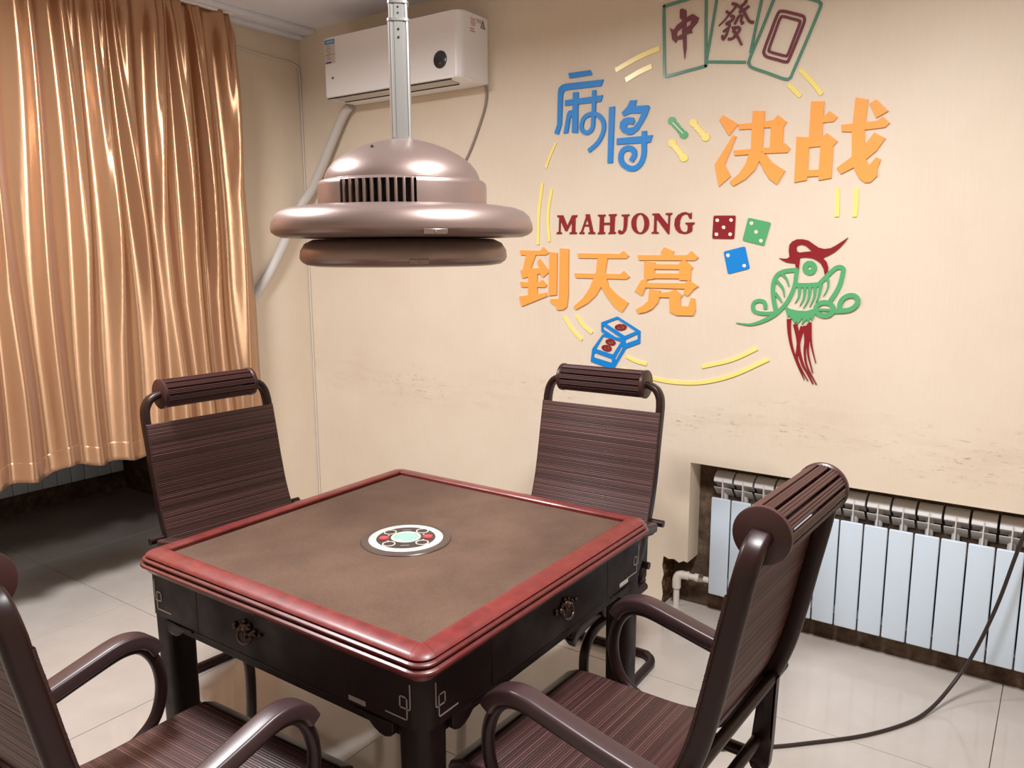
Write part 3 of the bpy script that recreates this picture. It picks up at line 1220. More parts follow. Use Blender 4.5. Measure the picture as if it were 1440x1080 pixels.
# body: rounded vertical corners at the front, underside sloping up to the wall
plan = []
for (cx, cy, r_, a0, a1) in ((AX1 - .035, AY0 + .035, .035, 0, -pi / 2), (AX0 + .022, AY0 + .022, .022, -pi / 2, -pi)):
    for k in range(9):
        a = a0 + (a1 - a0) * k / 8
        plan.append((cx + r_ * cos(a), cy + r_ * sin(a)))
plan = [(AX1, YW - .002)] + plan + [(AX0, YW - .002)]
def zb(y):
    return AZB + .004 - (y - AY0) * 0.05
A = [bm.verts.new(loc(x, y, AZT)) for x, y in plan]
B = [bm.verts.new(loc(x, y, zb(y))) for x, y in plan]
n = len(plan)
for i in range(n):
    bm.faces.new((A[i], A[(i + 1) % n], B[(i + 1) % n], B[i]))
bm.faces.new(A)
bm.faces.new(B)
bmesh.ops.bevel(bm, geom=[e for e in bm.edges if abs(e.verts[0].co.z - e.verts[1].co.z) < .02], offset=.004, segments=2, affect='EDGES')
finish(bm, 'body', ACW, ac, 40)
bm = NB()
bx = (AX0 + AX1) / 2 - .03
box(bm, loc(bx, AY0 + .060, AZB + .0005), (.76, .072, .010), .003, 2, Matrix.Rotation(radians(-3), 4, 'X'))
finish(bm, 'air_flap', ACG, ac, 40)
bm = NB()
box(bm, loc(bx, AY0 + .106, AZB - .0030), (.74, .010, .008))
box(bm, loc(bx, AY0 + .0195, AZB + .0015), (.80, .004, .006))
finish(bm, 'outlet_slot', DARKIN, ac, None)
bm = NB()
lathe(bm, [(0, .0040), (.0345, .0040), (.0375, .0025), (.038, 0)], 40)
bmesh.ops.transform(bm, matrix=Matrix.Translation(loc(-.947, AY0, 2.389)) @ Matrix.Rotation(pi / 2, 4, 'X'), verts=bm.verts)
dsp = finish(bm, 'round_display', ACD, ac, 40)
bm = NB()
lathe(bm, [(0, .0046), (.004, .0044), (.004, .003)], 14)
bmesh.ops.transform(bm, matrix=Matrix.Translation(loc(-.945, AY0, 2.374)) @ Matrix.Rotation(pi / 2, 4, 'X'), verts=bm.verts)
finish(bm, 'indicator', LPURP, dsp, 40)
# energy label on the left of the front
lab = empty('energy_label', loc(-1.652, AY0 - .0006, 2.520))
lab.parent = ac
bm = NB()
box(bm, (0, 0, 0), (.072, .0008, .112))
finish(bm, 'label_sheet', LPAPER, lab, None)
bm = NB()
box(bm, (0, -.0006, .045), (.070, .0008, .022))
finish(bm, 'label_head', LBLUE, lab, None)
bm = NB()
box(bm, (.003, -.0011, .045), (.050, .0006, .010))
finish(bm, 'label_head_print', mat('label_light_blue', (150, 198, 222), 0.5), lab, None)
bm = NB()
random.seed(9)
for k in range(7):
    z = .024 - k * .0098
    box(bm, (-.010 + random.uniform(-.004, .004), -.0006, z), (random.uniform(.02, .038), .0006, .0022))
box(bm, (0, -.0006, -.014), (.068, .0006, .0018))
finish(bm, 'label_print', LINK, lab, None)
bm = NB()
box(bm, (-.012, -.0006, -.051), (.040, .0006, .008))
finish(bm, 'label_foot', LPURP, lab, None)
bm = NB()
box(bm, loc(-1.640, AY0 - .0004, 2.395), (.016, .0008, .010))
finish(bm, 'front_mark', LINK, ac, None)
# warning sticker on the right end
ws = empty('warning_sticker', loc(AX1 + .0006, 1.43, 2.545))
ws.parent = ac
bm = NB()
for k in range(6):
    box(bm, (0, -.030 + .002 * (k % 2), .018 - k * .0058), (.0008, .040 - .006 * (k % 3), .0022))
for k in range(3):
    box(bm, (0, .022, .021 - k * .006), (.0008, .050, .0022))
box(bm, (0, -.036, -.026), (.0008, .030, .0040))
box(bm, (0, -.034, -.036), (.0008, .036, .0040))
finish(bm, 'sticker_print', LRED, ws, None)
bm = NB()
tri_o = [(.024, -.010), (.060, -.012), (.044, .024)]
tri_i = [(.031, -.006), (.053, -.007), (.043, .013)]
prism(bm, [tri_o, tri_i], lambda u, v, d: (d, u, v), 0, .0008)
box(bm, (.0004, .043, .0), (.0008, .004, .010))
finish(bm, 'warning_triangle', LINK, ws, None)

# wrapped refrigerant pipe from the air conditioner down behind the curtain
bm = NB()
pp = [(-1.705, 1.477, 2.292), (-1.755, 1.476, 2.25), (-1.834, 1.474, 2.14), (-1.93, 1.472, 2.0), (-2.02, 1.468, 1.88), (-2.068, 1.435, 1.80), (-2.088, 1.36, 1.66),
      (-2.092, 1.29, 1.545), (-2.096, 1.22, 1.44), (-2.096, 1.14, 1.345), (-2.096, 1.06, 1.26), (-2.096, .97, 1.18)]
tube(bm, smoothpts(pp, 6), .0235, 16)
tag(finish(bm, 'wrapped_pipe', WRAP, None, 60), 'white wrapped pipe running from the air conditioner down behind the curtain', 'pipe')
# grey power cord on the right of the air conditioner
bm = NB()
pp = [(-.845, 1.500, 2.310), (-.839, 1.503, 2.27), (-.850, 1.506, 2.205), (-.889, 1.506, 2.114), (-.941, 1.506, 2.015), (-.985, 1.506, 1.955), (-1.04, 1.506, 1.90), (-1.12, 1.507, 1.86)]
tube(bm, smoothpts(pp, 6), .0058, 8)
tag(finish(bm, 'power_cord', CABLEG, None, 60), 'grey power cord drooping from the right end of the air conditioner', 'cord')
# thin white cable along the curtain wall and down the corner
bm = NB()
pp = [(-2.114, .98, 2.585), (-2.115, 1.066, 2.575), (-2.115, 1.226, 2.561), (-2.115, 1.44, 2.553), (-2.113, 1.487, 2.540), (-2.113, 1.503, 2.50), (-2.113, 1.506, 2.30), (-2.113, 1.506, 1.6), (-2.113, 1.506, .9), (-2.113, 1.506, .02)]
tube(bm, smoothpts(pp, 6), .0042, 8)
tag(finish(bm, 'wall_cable', CABLEW, None, 60), 'thin white cable clipped along the wall and down the room corner', 'cable')
# dark cable from the right, down past the radiator and over the floor
bm = NB()
pp = [(1.66, 1.505, 1.02), (1.58, 1.505, .99), (1.50, 1.502, .92), (1.445, 1.49, .81), (1.40, 1.475, .66), (1.372, 1.465, .54), (1.335, 1.455, .36), (1.285, 1.435, .185), (1.235, 1.385, .075), (1.185, 1.275, .018), (1.130, 1.155, .0062), (1.03, 1.005, .0062), (.90, .868, .0062), (.79, .765, .0062),
      (.62, .64, .0062), (.40, .57, .0062), (.15, .60, .0062), (-.05, .55, .0062)]
tube(bm, smoothpts(pp, 6), .0062, 8)
tag(finish(bm, 'floor_cable', CABLEB, None, 60), 'dark cable hanging past the niche radiator and trailing over the floor', 'cable')

# ------------------------------------------------------------------ mural stickers (x, z in mm on the wall)
MURAL = {'ma': [('P',[(-403,2297),(-297,2296),(-287,2276),(-397,2275)]),('P',[(-455,2225),(-451,2242),(-436,2253),(-415,2256),(-233,2251),(-243,2226),(-410,2229),(-425,2225),(-431,2214),(-436,2090),(-452,2048),(-473,2056),(-458,2092)]),('P',[(-419,2188),(-235,2189),(-243,2164),(-419,2165)]),('P',[(-379,2216),(-353,2214),(-355,2047),(-383,2051)]),('P',[(-376,2145),(-401,2142),(-409,2129),(-425,2051),(-404,2051),(-392,2114),(-376,2121)]),('S',18,18,0,[(-277,2213),(-277,2150),(-279,2107),(-281,2069),(-291,2051),(-311,2044),(-332,2056),(-336,2078),(-325,2105),(-297,2118),(-264,2115),(-239,2095),(-228,2069),(-233,2035),(-257,1998),(-300,1968)])],
'jiang': [('P',[(-204,2138),(-178,2138),(-184,1911),(-208,1912)]),('P',[(-107,2154),(-78,2152),(-85,2130),(-26,2127),(-19,2119),(-30,2090),(-47,2063),(-68,2034),(-92,2019),(-116,2019),(-141,2032),(-153,2051),(-151,2072),(-137,2085),(-113,2089),(-91,2085),(-85,2072),(-91,2057),(-112,2062),(-122,2057),(-122,2051),(-112,2046),(-90,2048),(-69,2069),(-54,2099),(-106,2103),(-135,2094),(-145,2110),(-121,2130)]),('P',[(-165,2009),(-3,2009),(-13,1981),(-166,1984)]),('S',22,22,0,[(-41,2028),(-41,1981),(-41,1936),(-53,1903),(-75,1885),(-101,1884),(-128,1897),(-144,1917),(-145,1943),(-132,1961),(-108,1966),(-87,1954),(-84,1934),(-98,1913)])],
'jue': [('P',[(275,2042),(290,2057),(350,2019),(316,1980)]),('P',[(332,1981),(344,1974),(302,1872),(328,1828),(283,1792),(263,1876)]),('P',[(350,2019),(406,2019),(407,1997),(355,1999)]),('P',[(404,2062),(449,2057),(447,1913),(403,1916)]),('P',[(442,2019),(484,2022),(498,2038),(532,2010),(521,1993),(521,1927),(529,1936),(549,1915),(541,1902),(447,1905),(446,1926),(474,1924),(475,1996),(443,1998)]),('P',[(336,1924),(408,1925),(409,1905),(341,1905)]),('P',[(403,1923),(446,1920),(438,1880),(422,1847),(388,1815),(341,1791),(326,1809),(362,1837),(385,1870),(395,1903)]),('P',[(436,1914),(461,1899),(483,1872),(508,1854),(535,1837),(508,1789),(479,1810),(457,1842),(437,1880)])],
'zhan': [('P',[(615,2074),(661,2069),(660,1942),(614,1946)]),('P',[(660,2015),(681,2034),(709,2011),(698,1997),(659,1996)]),('H',[(570,1955),(660,1945),(676,1959),(714,1928),(700,1912),(701,1802),(656,1796),(656,1811),(616,1811),(615,1799),(570,1793)],[[(616,1914),(656,1915),(655,1834),(617,1834)]]),('P',[(765,2072),(807,2060),(802,1955),(806,1909),(834,1947),(871,1925),(845,1886),(813,1859),(823,1836),(845,1864),(861,1856),(852,1825),(853,1801),(832,1780),(813,1780),(794,1797),(779,1823),(775,1834),(732,1814),(717,1836),(765,1871),(760,1956),(726,1960),(723,1983),(761,1984)]),('P',[(799,1985),(840,1986),(858,1998),(881,1975),(867,1962),(800,1959)]),('P',[(812,2046),(833,2057),(874,2015),(837,1996)])],
'dao': [('P',[(-658,1551),(-547,1549),(-529,1565),(-501,1540),(-515,1530),(-654,1529)]),('P',[(-623,1531),(-571,1531),(-598,1469),(-549,1471),(-562,1501),(-548,1512),(-497,1455),(-532,1429),(-546,1446),(-645,1423),(-656,1462),(-643,1461)]),('P',[(-612,1442),(-563,1446),(-563,1348),(-612,1337)]),('P',[(-656,1407),(-610,1404),(-553,1405),(-535,1419),(-510,1396),(-519,1385),(-651,1383)]),('P',[(-663,1339),(-513,1360),(-508,1345),(-649,1293)]),('P',[(-495,1543),(-456,1539),(-458,1352),(-500,1347)]),('P',[(-440,1559),(-396,1556),(-397,1350),(-404,1300),(-424,1286),(-455,1284),(-459,1300),(-491,1319),(-491,1332),(-445,1335)])],
'tian': [('P',[(-350,1537),(-144,1534),(-125,1546),(-100,1526),(-111,1515),(-345,1516)]),('P',[(-364,1450),(-139,1449),(-122,1463),(-94,1438),(-110,1428),(-359,1430)]),('P',[(-250,1518),(-201,1518),(-214,1444),(-230,1394),(-257,1354),(-298,1319),(-358,1288),(-368,1303),(-323,1340),(-288,1386),(-268,1429),(-255,1462)]),('P',[(-230,1429),(-204,1430),(-194,1397),(-156,1363),(-98,1328),(-127,1287),(-165,1310),(-199,1350),(-230,1392)])],
'liang': [('P',[(46,1541),(59,1561),(103,1544),(97,1527),(54,1527)]),('P',[(-58,1529),(160,1529),(179,1545),(209,1519),(195,1508),(-53,1508)]),('P',[(-28,1503),(21,1499),(17,1431),(-27,1427)]),('P',[(128,1497),(150,1512),(187,1480),(178,1469),(178,1429),(130,1428)]),('P',[(20,1492),(143,1492),(142,1472),(20,1472)]),('P',[(15,1454),(133,1455),(133,1435),(15,1434)]),('P',[(-38,1427),(-13,1429),(-16,1414),(155,1416),(171,1430),(213,1405),(194,1393),(170,1365),(150,1374),(156,1394),(-20,1395),(-35,1361),(-68,1380)]),('P',[(-1,1389),(48,1383),(45,1375),(88,1379),(112,1390),(147,1367),(137,1355),(138,1323),(173,1323),(183,1357),(198,1356),(204,1311),(195,1287),(123,1285),(93,1298),(89,1357),(45,1357),(38,1334),(14,1307),(-14,1293),(-49,1285),(-60,1303),(-31,1318),(-6,1339)])],
'M': [('P',[(-458,1704),(-427,1703),(-405,1657),(-381,1702),(-354,1702),(-357,1693),(-364,1690),(-365,1631),(-356,1627),(-357,1621),(-394,1621),(-393,1627),(-382,1631),(-381,1674),(-406,1634),(-415,1634),(-440,1680),(-441,1632),(-433,1628),(-434,1622),(-461,1622),(-460,1628),(-449,1633),(-447,1693),(-456,1696)])],
'A': [('H',[(-313,1704),(-293,1704),(-274,1630),(-264,1626),(-266,1619),(-299,1620),(-298,1626),(-290,1629),(-295,1652),(-318,1653),(-326,1630),(-318,1627),(-319,1620),(-344,1621),(-342,1627),(-335,1631),(-311,1692)],[[(-304,1683),(-297,1660),(-315,1660)]])],
'H': [('P',[(-252,1701),(-215,1700),(-216,1693),(-223,1691),(-223,1666),(-192,1666),(-193,1692),(-200,1695),(-199,1701),(-162,1701),(-163,1694),(-170,1691),(-172,1628),(-164,1625),(-165,1619),(-200,1618),(-199,1624),(-193,1627),(-192,1657),(-223,1657),(-224,1629),(-216,1626),(-217,1619),(-252,1618),(-251,1624),(-244,1628),(-242,1690),(-251,1694)])],
'J': [('P',[(-138,1698),(-101,1698),(-102,1692),(-110,1689),(-112,1650),(-117,1631),(-128,1619),(-144,1616),(-154,1623),(-153,1632),(-146,1635),(-138,1629),(-131,1631),(-128,1646),(-127,1688),(-138,1692)])],
'O': [('H',[(-11,1658),(-12,1648),(-14,1639),(-19,1631),(-25,1625),(-33,1620),(-41,1617),(-50,1616),(-59,1617),(-68,1620),(-76,1625),(-83,1632),(-88,1641),(-91,1650),(-92,1660),(-92,1669),(-89,1679),(-84,1687),(-78,1693),(-70,1698),(-61,1701),(-52,1702),(-43,1701),(-35,1697),(-27,1692),(-20,1685),(-15,1677),(-12,1668)],[[(-32,1658),(-33,1650),(-34,1643),(-36,1636),(-39,1630),(-42,1625),(-46,1623),(-50,1622),(-55,1623),(-59,1626),(-63,1630),(-66,1636),(-68,1643),(-70,1651),(-70,1659),(-70,1668),(-69,1675),(-67,1682),(-64,1688),(-60,1692),(-56,1695),(-52,1696),(-48,1695),(-44,1692),(-40,1687),(-37,1681),(-35,1674),(-33,1667)]])],
'N': [('P',[(3,1698),(32,1698),(73,1651),(74,1689),(62,1692),(63,1698),(91,1698),(90,1692),(82,1689),(80,1614),(74,1614),(22,1677),(23,1625),(33,1621),(32,1616),(1,1617),(1,1622),(11,1625),(12,1690),(3,1692)])],
'G': [('P',[(174,1697),(174,1673),(166,1673),(157,1689),(144,1691),(132,1684),(125,1666),(124,1645),(130,1629),(144,1620),(155,1622),(159,1630),(159,1647),(150,1652),(149,1658),(187,1658),(186,1651),(178,1648),(178,1624),(164,1616),(144,1613),(122,1618),(108,1631),(101,1650),(103,1673),(115,1689),(133,1698),(148,1700),(166,1693)])],
'tile1_outline': [('S',11,11,1,[(32,2486),(40,2493),(116,2500),(194,2507),(204,2498),(208,2378),(212,2256),(206,2247),(131,2238),(56,2229),(43,2236),(40,2262),(36,2376)])],
'tile1_glyph': [('P',[(100,2469),(109,2472),(126,2462),(129,2384),(131,2323),(125,2283),(118,2325),(112,2387),(110,2429),(100,2439)]),('P',[(113,2426),(114,2404),(91,2390),(88,2371),(115,2378),(116,2359),(92,2359),(86,2349),(70,2365),(66,2391),(59,2408),(68,2402),(76,2398),(90,2415)]),('P',[(126,2435),(153,2445),(179,2426),(173,2411),(150,2389),(153,2375),(142,2376),(129,2373),(112,2373),(111,2393),(128,2397),(144,2407),(149,2424),(126,2418)])],
'tile2_outline': [('S',10,10,0,[(251,2514),(233,2388),(213,2263)]),('S',10,10,0,[(213,2262),(292,2251),(369,2240)]),('S',10,10,0,[(424,2483),(404,2374),(385,2271)]),('S',10,10,0,[(252,2513),(339,2497),(424,2482)])],
'tile2_glyph': [('S',10,4,0,[(306,2456),(321,2451),(317,2437),(296,2418),(280,2401),(258,2384)]),('S',10,10,0,[(286,2433),(299,2421)]),('S',10,10,0,[(361,2464),(358,2451),(342,2440)]),('S',10,10,0,[(372,2437),(357,2427),(335,2421)]),('S',10,10,0,[(323,2451),(339,2437),(351,2425),(365,2400),(377,2382),(393,2376)]),('S',9,9,0,[(302,2413),(316,2409),(309,2397),(286,2387)]),('S',8,8,0,[(286,2387),(301,2384),(297,2372),(277,2361)]),('S',7,10,0,[(297,2368),(289,2347),(276,2331)]),('S',9,9,0,[(274,2349),(276,2335)]),('S',8,8,0,[(336,2408),(329,2397),(320,2381)]),('S',7,7,0,[(335,2408),(348,2408),(344,2388),(354,2382),(345,2377)]),('S',9,9,0,[(310,2369),(338,2367),(339,2355),(326,2341),(312,2331),(297,2332)]),('S',12,7,0,[(316,2361),(333,2337),(351,2303)])],
'tile3_outline': [('S',10,10,1,[(469,2457),(426,2352),(382,2248),(383,2231),(394,2218),(456,2190),(515,2163),(535,2164),(545,2184),(588,2287),(628,2389),(626,2403),(617,2412),(554,2438),(486,2464)])],
'tile3_glyph': [('S',10,10,1,[(496,2398),(533,2385),(567,2371),(575,2362),(574,2345),(552,2287),(529,2231),(519,2221),(484,2234),(447,2249),(436,2262),(436,2275),(457,2333),(480,2392)]),('S',9,9,1,[(501,2379),(529,2368),(556,2357),(560,2347),(542,2297),(523,2247),(514,2243),(486,2253),(458,2265),(454,2275),(471,2325),(489,2374)])],
'die_red': [('P',[(265,1675),(266,1679),(268,1681),(273,1682),(347,1680),(351,1680),(353,1677),(354,1673),(352,1598),(351,1594),(349,1592),(344,1591),(270,1593),(266,1593),(264,1596),(263,1600)])],
'die_red_pips': [('P',[(289,1663),(288,1660),(286,1658),(283,1657),(280,1657),(277,1658),(275,1661),(274,1664),(274,1667),(276,1669),(279,1670),(283,1670),(286,1669),(288,1666)]),('P',[(344,1663),(344,1660),(342,1658),(339,1656),(336,1657),(333,1658),(331,1660),(330,1663),(330,1666),(332,1669),(335,1670),(338,1670),(341,1668),(343,1666)]),('P',[(315,1636),(315,1633),(313,1630),(310,1629),(307,1629),(304,1631),(302,1633),(301,1636),(301,1639),(303,1641),(306,1643),(309,1643),(312,1641),(315,1639)]),('P',[(287,1610),(287,1606),(285,1604),(282,1603),(279,1603),(276,1604),(273,1607),(273,1610),(273,1613),(275,1615),(278,1617),(281,1616),(284,1615),(287,1613)]),('P',[(343,1609),(342,1606),(340,1604),(337,1602),(334,1602),(331,1604),(329,1606),(328,1609),(329,1612),(331,1615),(334,1616),(337,1616),(340,1614),(342,1612)])],
'die_green': [('P',[(402,1664),(404,1668),(407,1669),(411,1669),(484,1652),(488,1650),(490,1648),(490,1644),(471,1570),(470,1566),(467,1565),(463,1565),(391,1583),(387,1585),(386,1587),(386,1591)])],
'die_green_pips': [('P',[(424,1649),(424,1646),(422,1644),(419,1643),(416,1643),(413,1644),(411,1647),(410,1650),(411,1653),(413,1655),(416,1656),(419,1656),(422,1655),(424,1652)]),('P',[(444,1616),(443,1613),(441,1611),(438,1610),(435,1610),(433,1611),(430,1613),(430,1616),(430,1619),(432,1622),(435,1623),(438,1623),(441,1621),(443,1619)]),('P',[(464,1583),(463,1580),(461,1578),(459,1576),(455,1576),(453,1578),(451,1580),(450,1583),(450,1586),(452,1588),(455,1590),(458,1590),(461,1588),(463,1586)])],
'die_blue': [('P',[(313,1535),(313,1539),(314,1542),(318,1544),(388,1561),(392,1561),(395,1560),(397,1556),(416,1485),(417,1480),(415,1478),(411,1476),(340,1457),(336,1457),(333,1458),(331,1462)])],
'die_blue_pips': [('P',[(337,1528),(337,1525),(335,1522),(332,1521),(329,1521),(326,1522),(324,1525),(323,1528),(323,1531),(325,1533),(328,1535),(332,1535),(335,1533),(337,1531)]),('P',[(404,1489),(403,1486),(401,1483),(399,1482),(395,1482),(392,1483),(390,1486),(389,1489),(390,1492),(392,1494),(395,1495),(398,1495),(401,1494),(403,1492)])],
'bird_crest': [('H',[(528,1518),(543,1516),(558,1516),(567,1522),(563,1545),(564,1566),(574,1579),(591,1587),(611,1587),(632,1582),(649,1570),(670,1556),(691,1551),(713,1554),(731,1564),(750,1577),(770,1591),(761,1576),(745,1556),(726,1539),(708,1528),(687,1519),(701,1504),(708,1485),(708,1470),(697,1458),(692,1480),(681,1499),(666,1510),(649,1518),(625,1521),(606,1519),(605,1503),(604,1479),(593,1478),(589,1498),(571,1500),(554,1503),(541,1509)],[[(591,1555),(595,1564),(609,1568),(626,1562),(647,1543),(624,1541),(603,1538),(593,1543)]])],
'bird_eye': [('H',[(668,1482),(668,1476),(666,1471),(664,1466),(660,1461),(655,1458),(650,1456),(644,1455),(638,1456),(633,1458),(627,1461),(623,1465),(620,1470),(617,1476),(616,1482),(617,1487),(618,1493),(621,1498),(625,1502),(630,1506),(635,1508),(641,1508),(647,1508),(652,1506),(657,1503),(662,1498),(665,1493),(667,1488)],[[(649,1482),(648,1480),(648,1479),(647,1478),(647,1477),(645,1476),(644,1476),(643,1476),(641,1476),(640,1476),(639,1477),(638,1478),(637,1479),(637,1480),(636,1482),(637,1483),(637,1484),(638,1486),(638,1487),(640,1487),(641,1488),(642,1488),(644,1488),(645,1487),(646,1487),(647,1486),(648,1485),(648,1483)]])],
'bird_wing': [('S',16,16,0,[(600,1474),(580,1473),(552,1469),(528,1457),(514,1432),(511,1400),(515,1365),(522,1336),(528,1312)]),('S',15,15,0,[(597,1477),(595,1455),(592,1420),(584,1391),(568,1356),(549,1330),(525,1306),(497,1287)]),('S',16,2,0,[(497,1287),(462,1271),(429,1262),(399,1263),(374,1266)]),('S',14,14,0,[(486,1324),(485,1339),(478,1352),(461,1356),(443,1349),(437,1333),(442,1316),(460,1309),(485,1307),(516,1309)]),('S',11,2,0,[(540,1461),(560,1440),(571,1412)]),('S',12,2,0,[(524,1432),(548,1405),(556,1372)]),('S',13,2,0,[(519,1386),(536,1369),(548,1351)])],
'bird_body': [('S',17,17,0,[(593,1418),(637,1418),(681,1422)]),('S',16,16,0,[(677,1421),(699,1446),(721,1470),(736,1483),(749,1486),(759,1480),(760,1464),(753,1426),(739,1392),(722,1363)]),('S',11,2,0,[(704,1456),(712,1426),(708,1402),(697,1379)]),('S',13,2,0,[(610,1411),(609,1375),(596,1350)]),('S',14,2,0,[(629,1412),(628,1372),(614,1340)]),('S',14,2,0,[(648,1412),(645,1369),(628,1332)]),('S',14,2,0,[(666,1413),(665,1376),(650,1338)]),('S',14,2,0,[(686,1422),(681,1380),(671,1353)]),('P',[(559,1338),(580,1328),(608,1323),(639,1323),(662,1331),(672,1314),(662,1286),(656,1299),(649,1276),(644,1292),(625,1270),(628,1298),(611,1273),(607,1283),(599,1274),(589,1293),(584,1291),(578,1306),(573,1294),(565,1320)]),('H',[(743,1334),(742,1327),(740,1319),(736,1313),(730,1307),(723,1303),(715,1300),(706,1299),(697,1300),(689,1302),(681,1305),(675,1310),(670,1317),(666,1324),(665,1331),(665,1339),(668,1346),(672,1352),(678,1358),(685,1362),(694,1365),(702,1366),(711,1365),(719,1363),(727,1360),(733,1354),(738,1348),(742,1341)],[[(727,1333),(727,1330),(725,1327),(723,1324),(719,1321),(715,1319),(710,1318),(705,1317),(700,1317),(695,1318),(690,1320),(687,1322),(684,1325),(682,1328),(681,1332),(681,1335),(683,1339),(685,1342),(689,1344),(693,1346),(698,1348),(703,1348),(708,1348),(713,1347),(718,1345),(722,1343),(725,1340),(727,1337)]]),('S',9,9,0,[(673,1329),(737,1330)]),('S',17,17,0,[(757,1328),(757,1352),(766,1372),(784,1384),(804,1384),(817,1369),(812,1350),(794,1335),(768,1329),(738,1327)])],
'bird_tail': [('S',17,2,0,[(577,1290),(581,1240),(593,1185),(618,1120),(646,1063)]),('S',16,4,0,[(601,1272),(614,1221),(621,1170),(638,1119),(656,1089),(679,1050)]),('S',18,2,0,[(630,1264),(620,1222),(616,1181),(614,1143),(630,1107),(659,1060)]),('S',15,3,0,[(638,1268),(644,1214),(642,1171),(653,1115),(691,1049)]),('S',13,3,0,[(650,1275),(652,1215),(655,1161),(675,1092)]),('S',11,2,0,[(655,1281),(664,1201),(684,1130)])],
'pair_box_upper': [('H',[(-228,1239),(-150,1268),(-40,1211),(-40,1159),(-105,1133),(-114,1134),(-132,1166),(-211,1189),(-227,1199)],[[(-207,1235),(-150,1257),(-60,1209),(-114,1186)],[(-219,1225),(-127,1174),(-160,1179),(-219,1210)],[(-110,1170),(-51,1199),(-51,1175),(-109,1153)]])],
'pair_box_lower': [('H',[(-220,1188),(-127,1172),(-105,1133),(-166,1034),(-279,1062),(-272,1119)],[[(-217,1178),(-130,1160),(-169,1101),(-254,1120)],[(-260,1104),(-173,1082),(-174,1064),(-265,1082)],[(-124,1144),(-122,1133),(-156,1074),(-158,1087)]])],
'pair_dot_upper': [('H',[(-105,1223),(-106,1220),(-108,1217),(-111,1214),(-115,1212),(-121,1210),(-127,1208),(-133,1208),(-139,1208),(-146,1208),(-151,1210),(-156,1212),(-159,1214),(-161,1217),(-162,1221),(-161,1224),(-159,1227),(-156,1230),(-151,1232),(-146,1234),(-140,1236),(-134,1236),(-127,1236),(-121,1236),(-116,1234),(-111,1232),(-108,1230),(-106,1227)],[[(-118,1223),(-118,1221),(-119,1220),(-121,1219),(-123,1217),(-126,1216),(-130,1216),(-133,1215),(-137,1215),(-140,1216),(-143,1216),(-146,1217),(-147,1218),(-149,1220),(-149,1221),(-149,1223),(-148,1224),(-146,1226),(-143,1227),(-140,1228),(-137,1228),(-133,1229),(-130,1229),(-127,1228),(-124,1228),(-121,1227),(-119,1226),(-118,1224)]]),('P',[(-122,1223),(-122,1222),(-123,1221),(-124,1220),(-126,1220),(-128,1219),(-131,1219),(-133,1219),(-136,1219),(-138,1219),(-140,1219),(-142,1219),(-144,1220),(-144,1221),(-145,1221),(-145,1222),(-144,1223),(-142,1224),(-141,1224),(-138,1225),(-136,1225),(-133,1225),(-131,1225),(-128,1225),(-126,1225),(-124,1225),(-123,1224),(-122,1223)])],
'pair_dot_lower': [('H',[(-157,1150),(-159,1147),(-161,1145),(-165,1143),(-169,1141),(-174,1140),(-180,1140),(-185,1141),(-191,1142),(-195,1144),(-200,1146),(-203,1149),(-205,1152),(-206,1155),(-206,1158),(-205,1161),(-202,1163),(-199,1165),(-194,1167),(-189,1168),(-184,1168),(-178,1167),(-173,1166),(-168,1164),(-164,1162),(-161,1159),(-158,1156),(-157,1153)],[[(-169,1152),(-169,1151),(-171,1149),(-173,1148),(-175,1148),(-178,1148),(-180,1148),(-183,1148),(-186,1148),(-189,1149),(-191,1151),(-193,1152),(-194,1153),(-195,1155),(-195,1156),(-194,1157),(-193,1159),(-191,1159),(-189,1160),(-186,1160),(-183,1160),(-180,1160),(-177,1159),(-175,1159),(-172,1157),(-171,1156),(-169,1155),(-169,1153)]]),('P',[(-172,1152),(-172,1152),(-173,1152),(-175,1151),(-176,1151),(-178,1151),(-180,1151),(-182,1152),(-184,1152),(-186,1153),(-188,1153),(-190,1154),(-191,1154),(-191,1155),(-191,1156),(-191,1156),(-190,1156),(-189,1157),(-187,1157),(-185,1157),(-183,1157),(-181,1156),(-179,1156),(-177,1155),(-175,1155),(-174,1154),(-173,1154),(-172,1153)]),('H',[(-176,1123),(-177,1120),(-180,1118),(-183,1116),(-188,1114),(-193,1113),(-198,1113),(-204,1114),(-209,1115),(-214,1117),(-218,1119),(-222,1122),(-224,1125),(-225,1128),(-225,1131),(-223,1134),(-221,1137),(-217,1139),(-213,1140),(-208,1141),(-202,1141),(-197,1141),(-191,1139),(-186,1138),(-182,1135),(-179,1133),(-177,1130),(-176,1126)],[[(-187,1125),(-188,1124),(-189,1123),(-191,1122),(-193,1121),(-196,1121),(-199,1121),(-202,1121),(-205,1122),(-207,1123),(-210,1124),(-212,1125),(-213,1126),(-213,1128),(-213,1129),(-213,1131),(-211,1132),(-209,1133),(-207,1133),(-204,1134),(-202,1134),(-199,1133),(-196,1133),(-193,1132),(-191,1131),(-189,1129),(-188,1128),(-187,1127)]]),('P',[(-191,1126),(-191,1125),(-192,1125),(-193,1125),(-195,1124),(-197,1124),(-199,1125),(-201,1125),(-203,1125),(-205,1126),(-207,1126),(-208,1127),(-209,1128),(-210,1128),(-210,1129),(-210,1129),(-209,1130),(-207,1130),(-206,1130),(-204,1130),(-202,1130),(-200,1130),(-197,1129),(-195,1129),(-194,1128),(-192,1127),(-191,1127),(-191,1126)])],
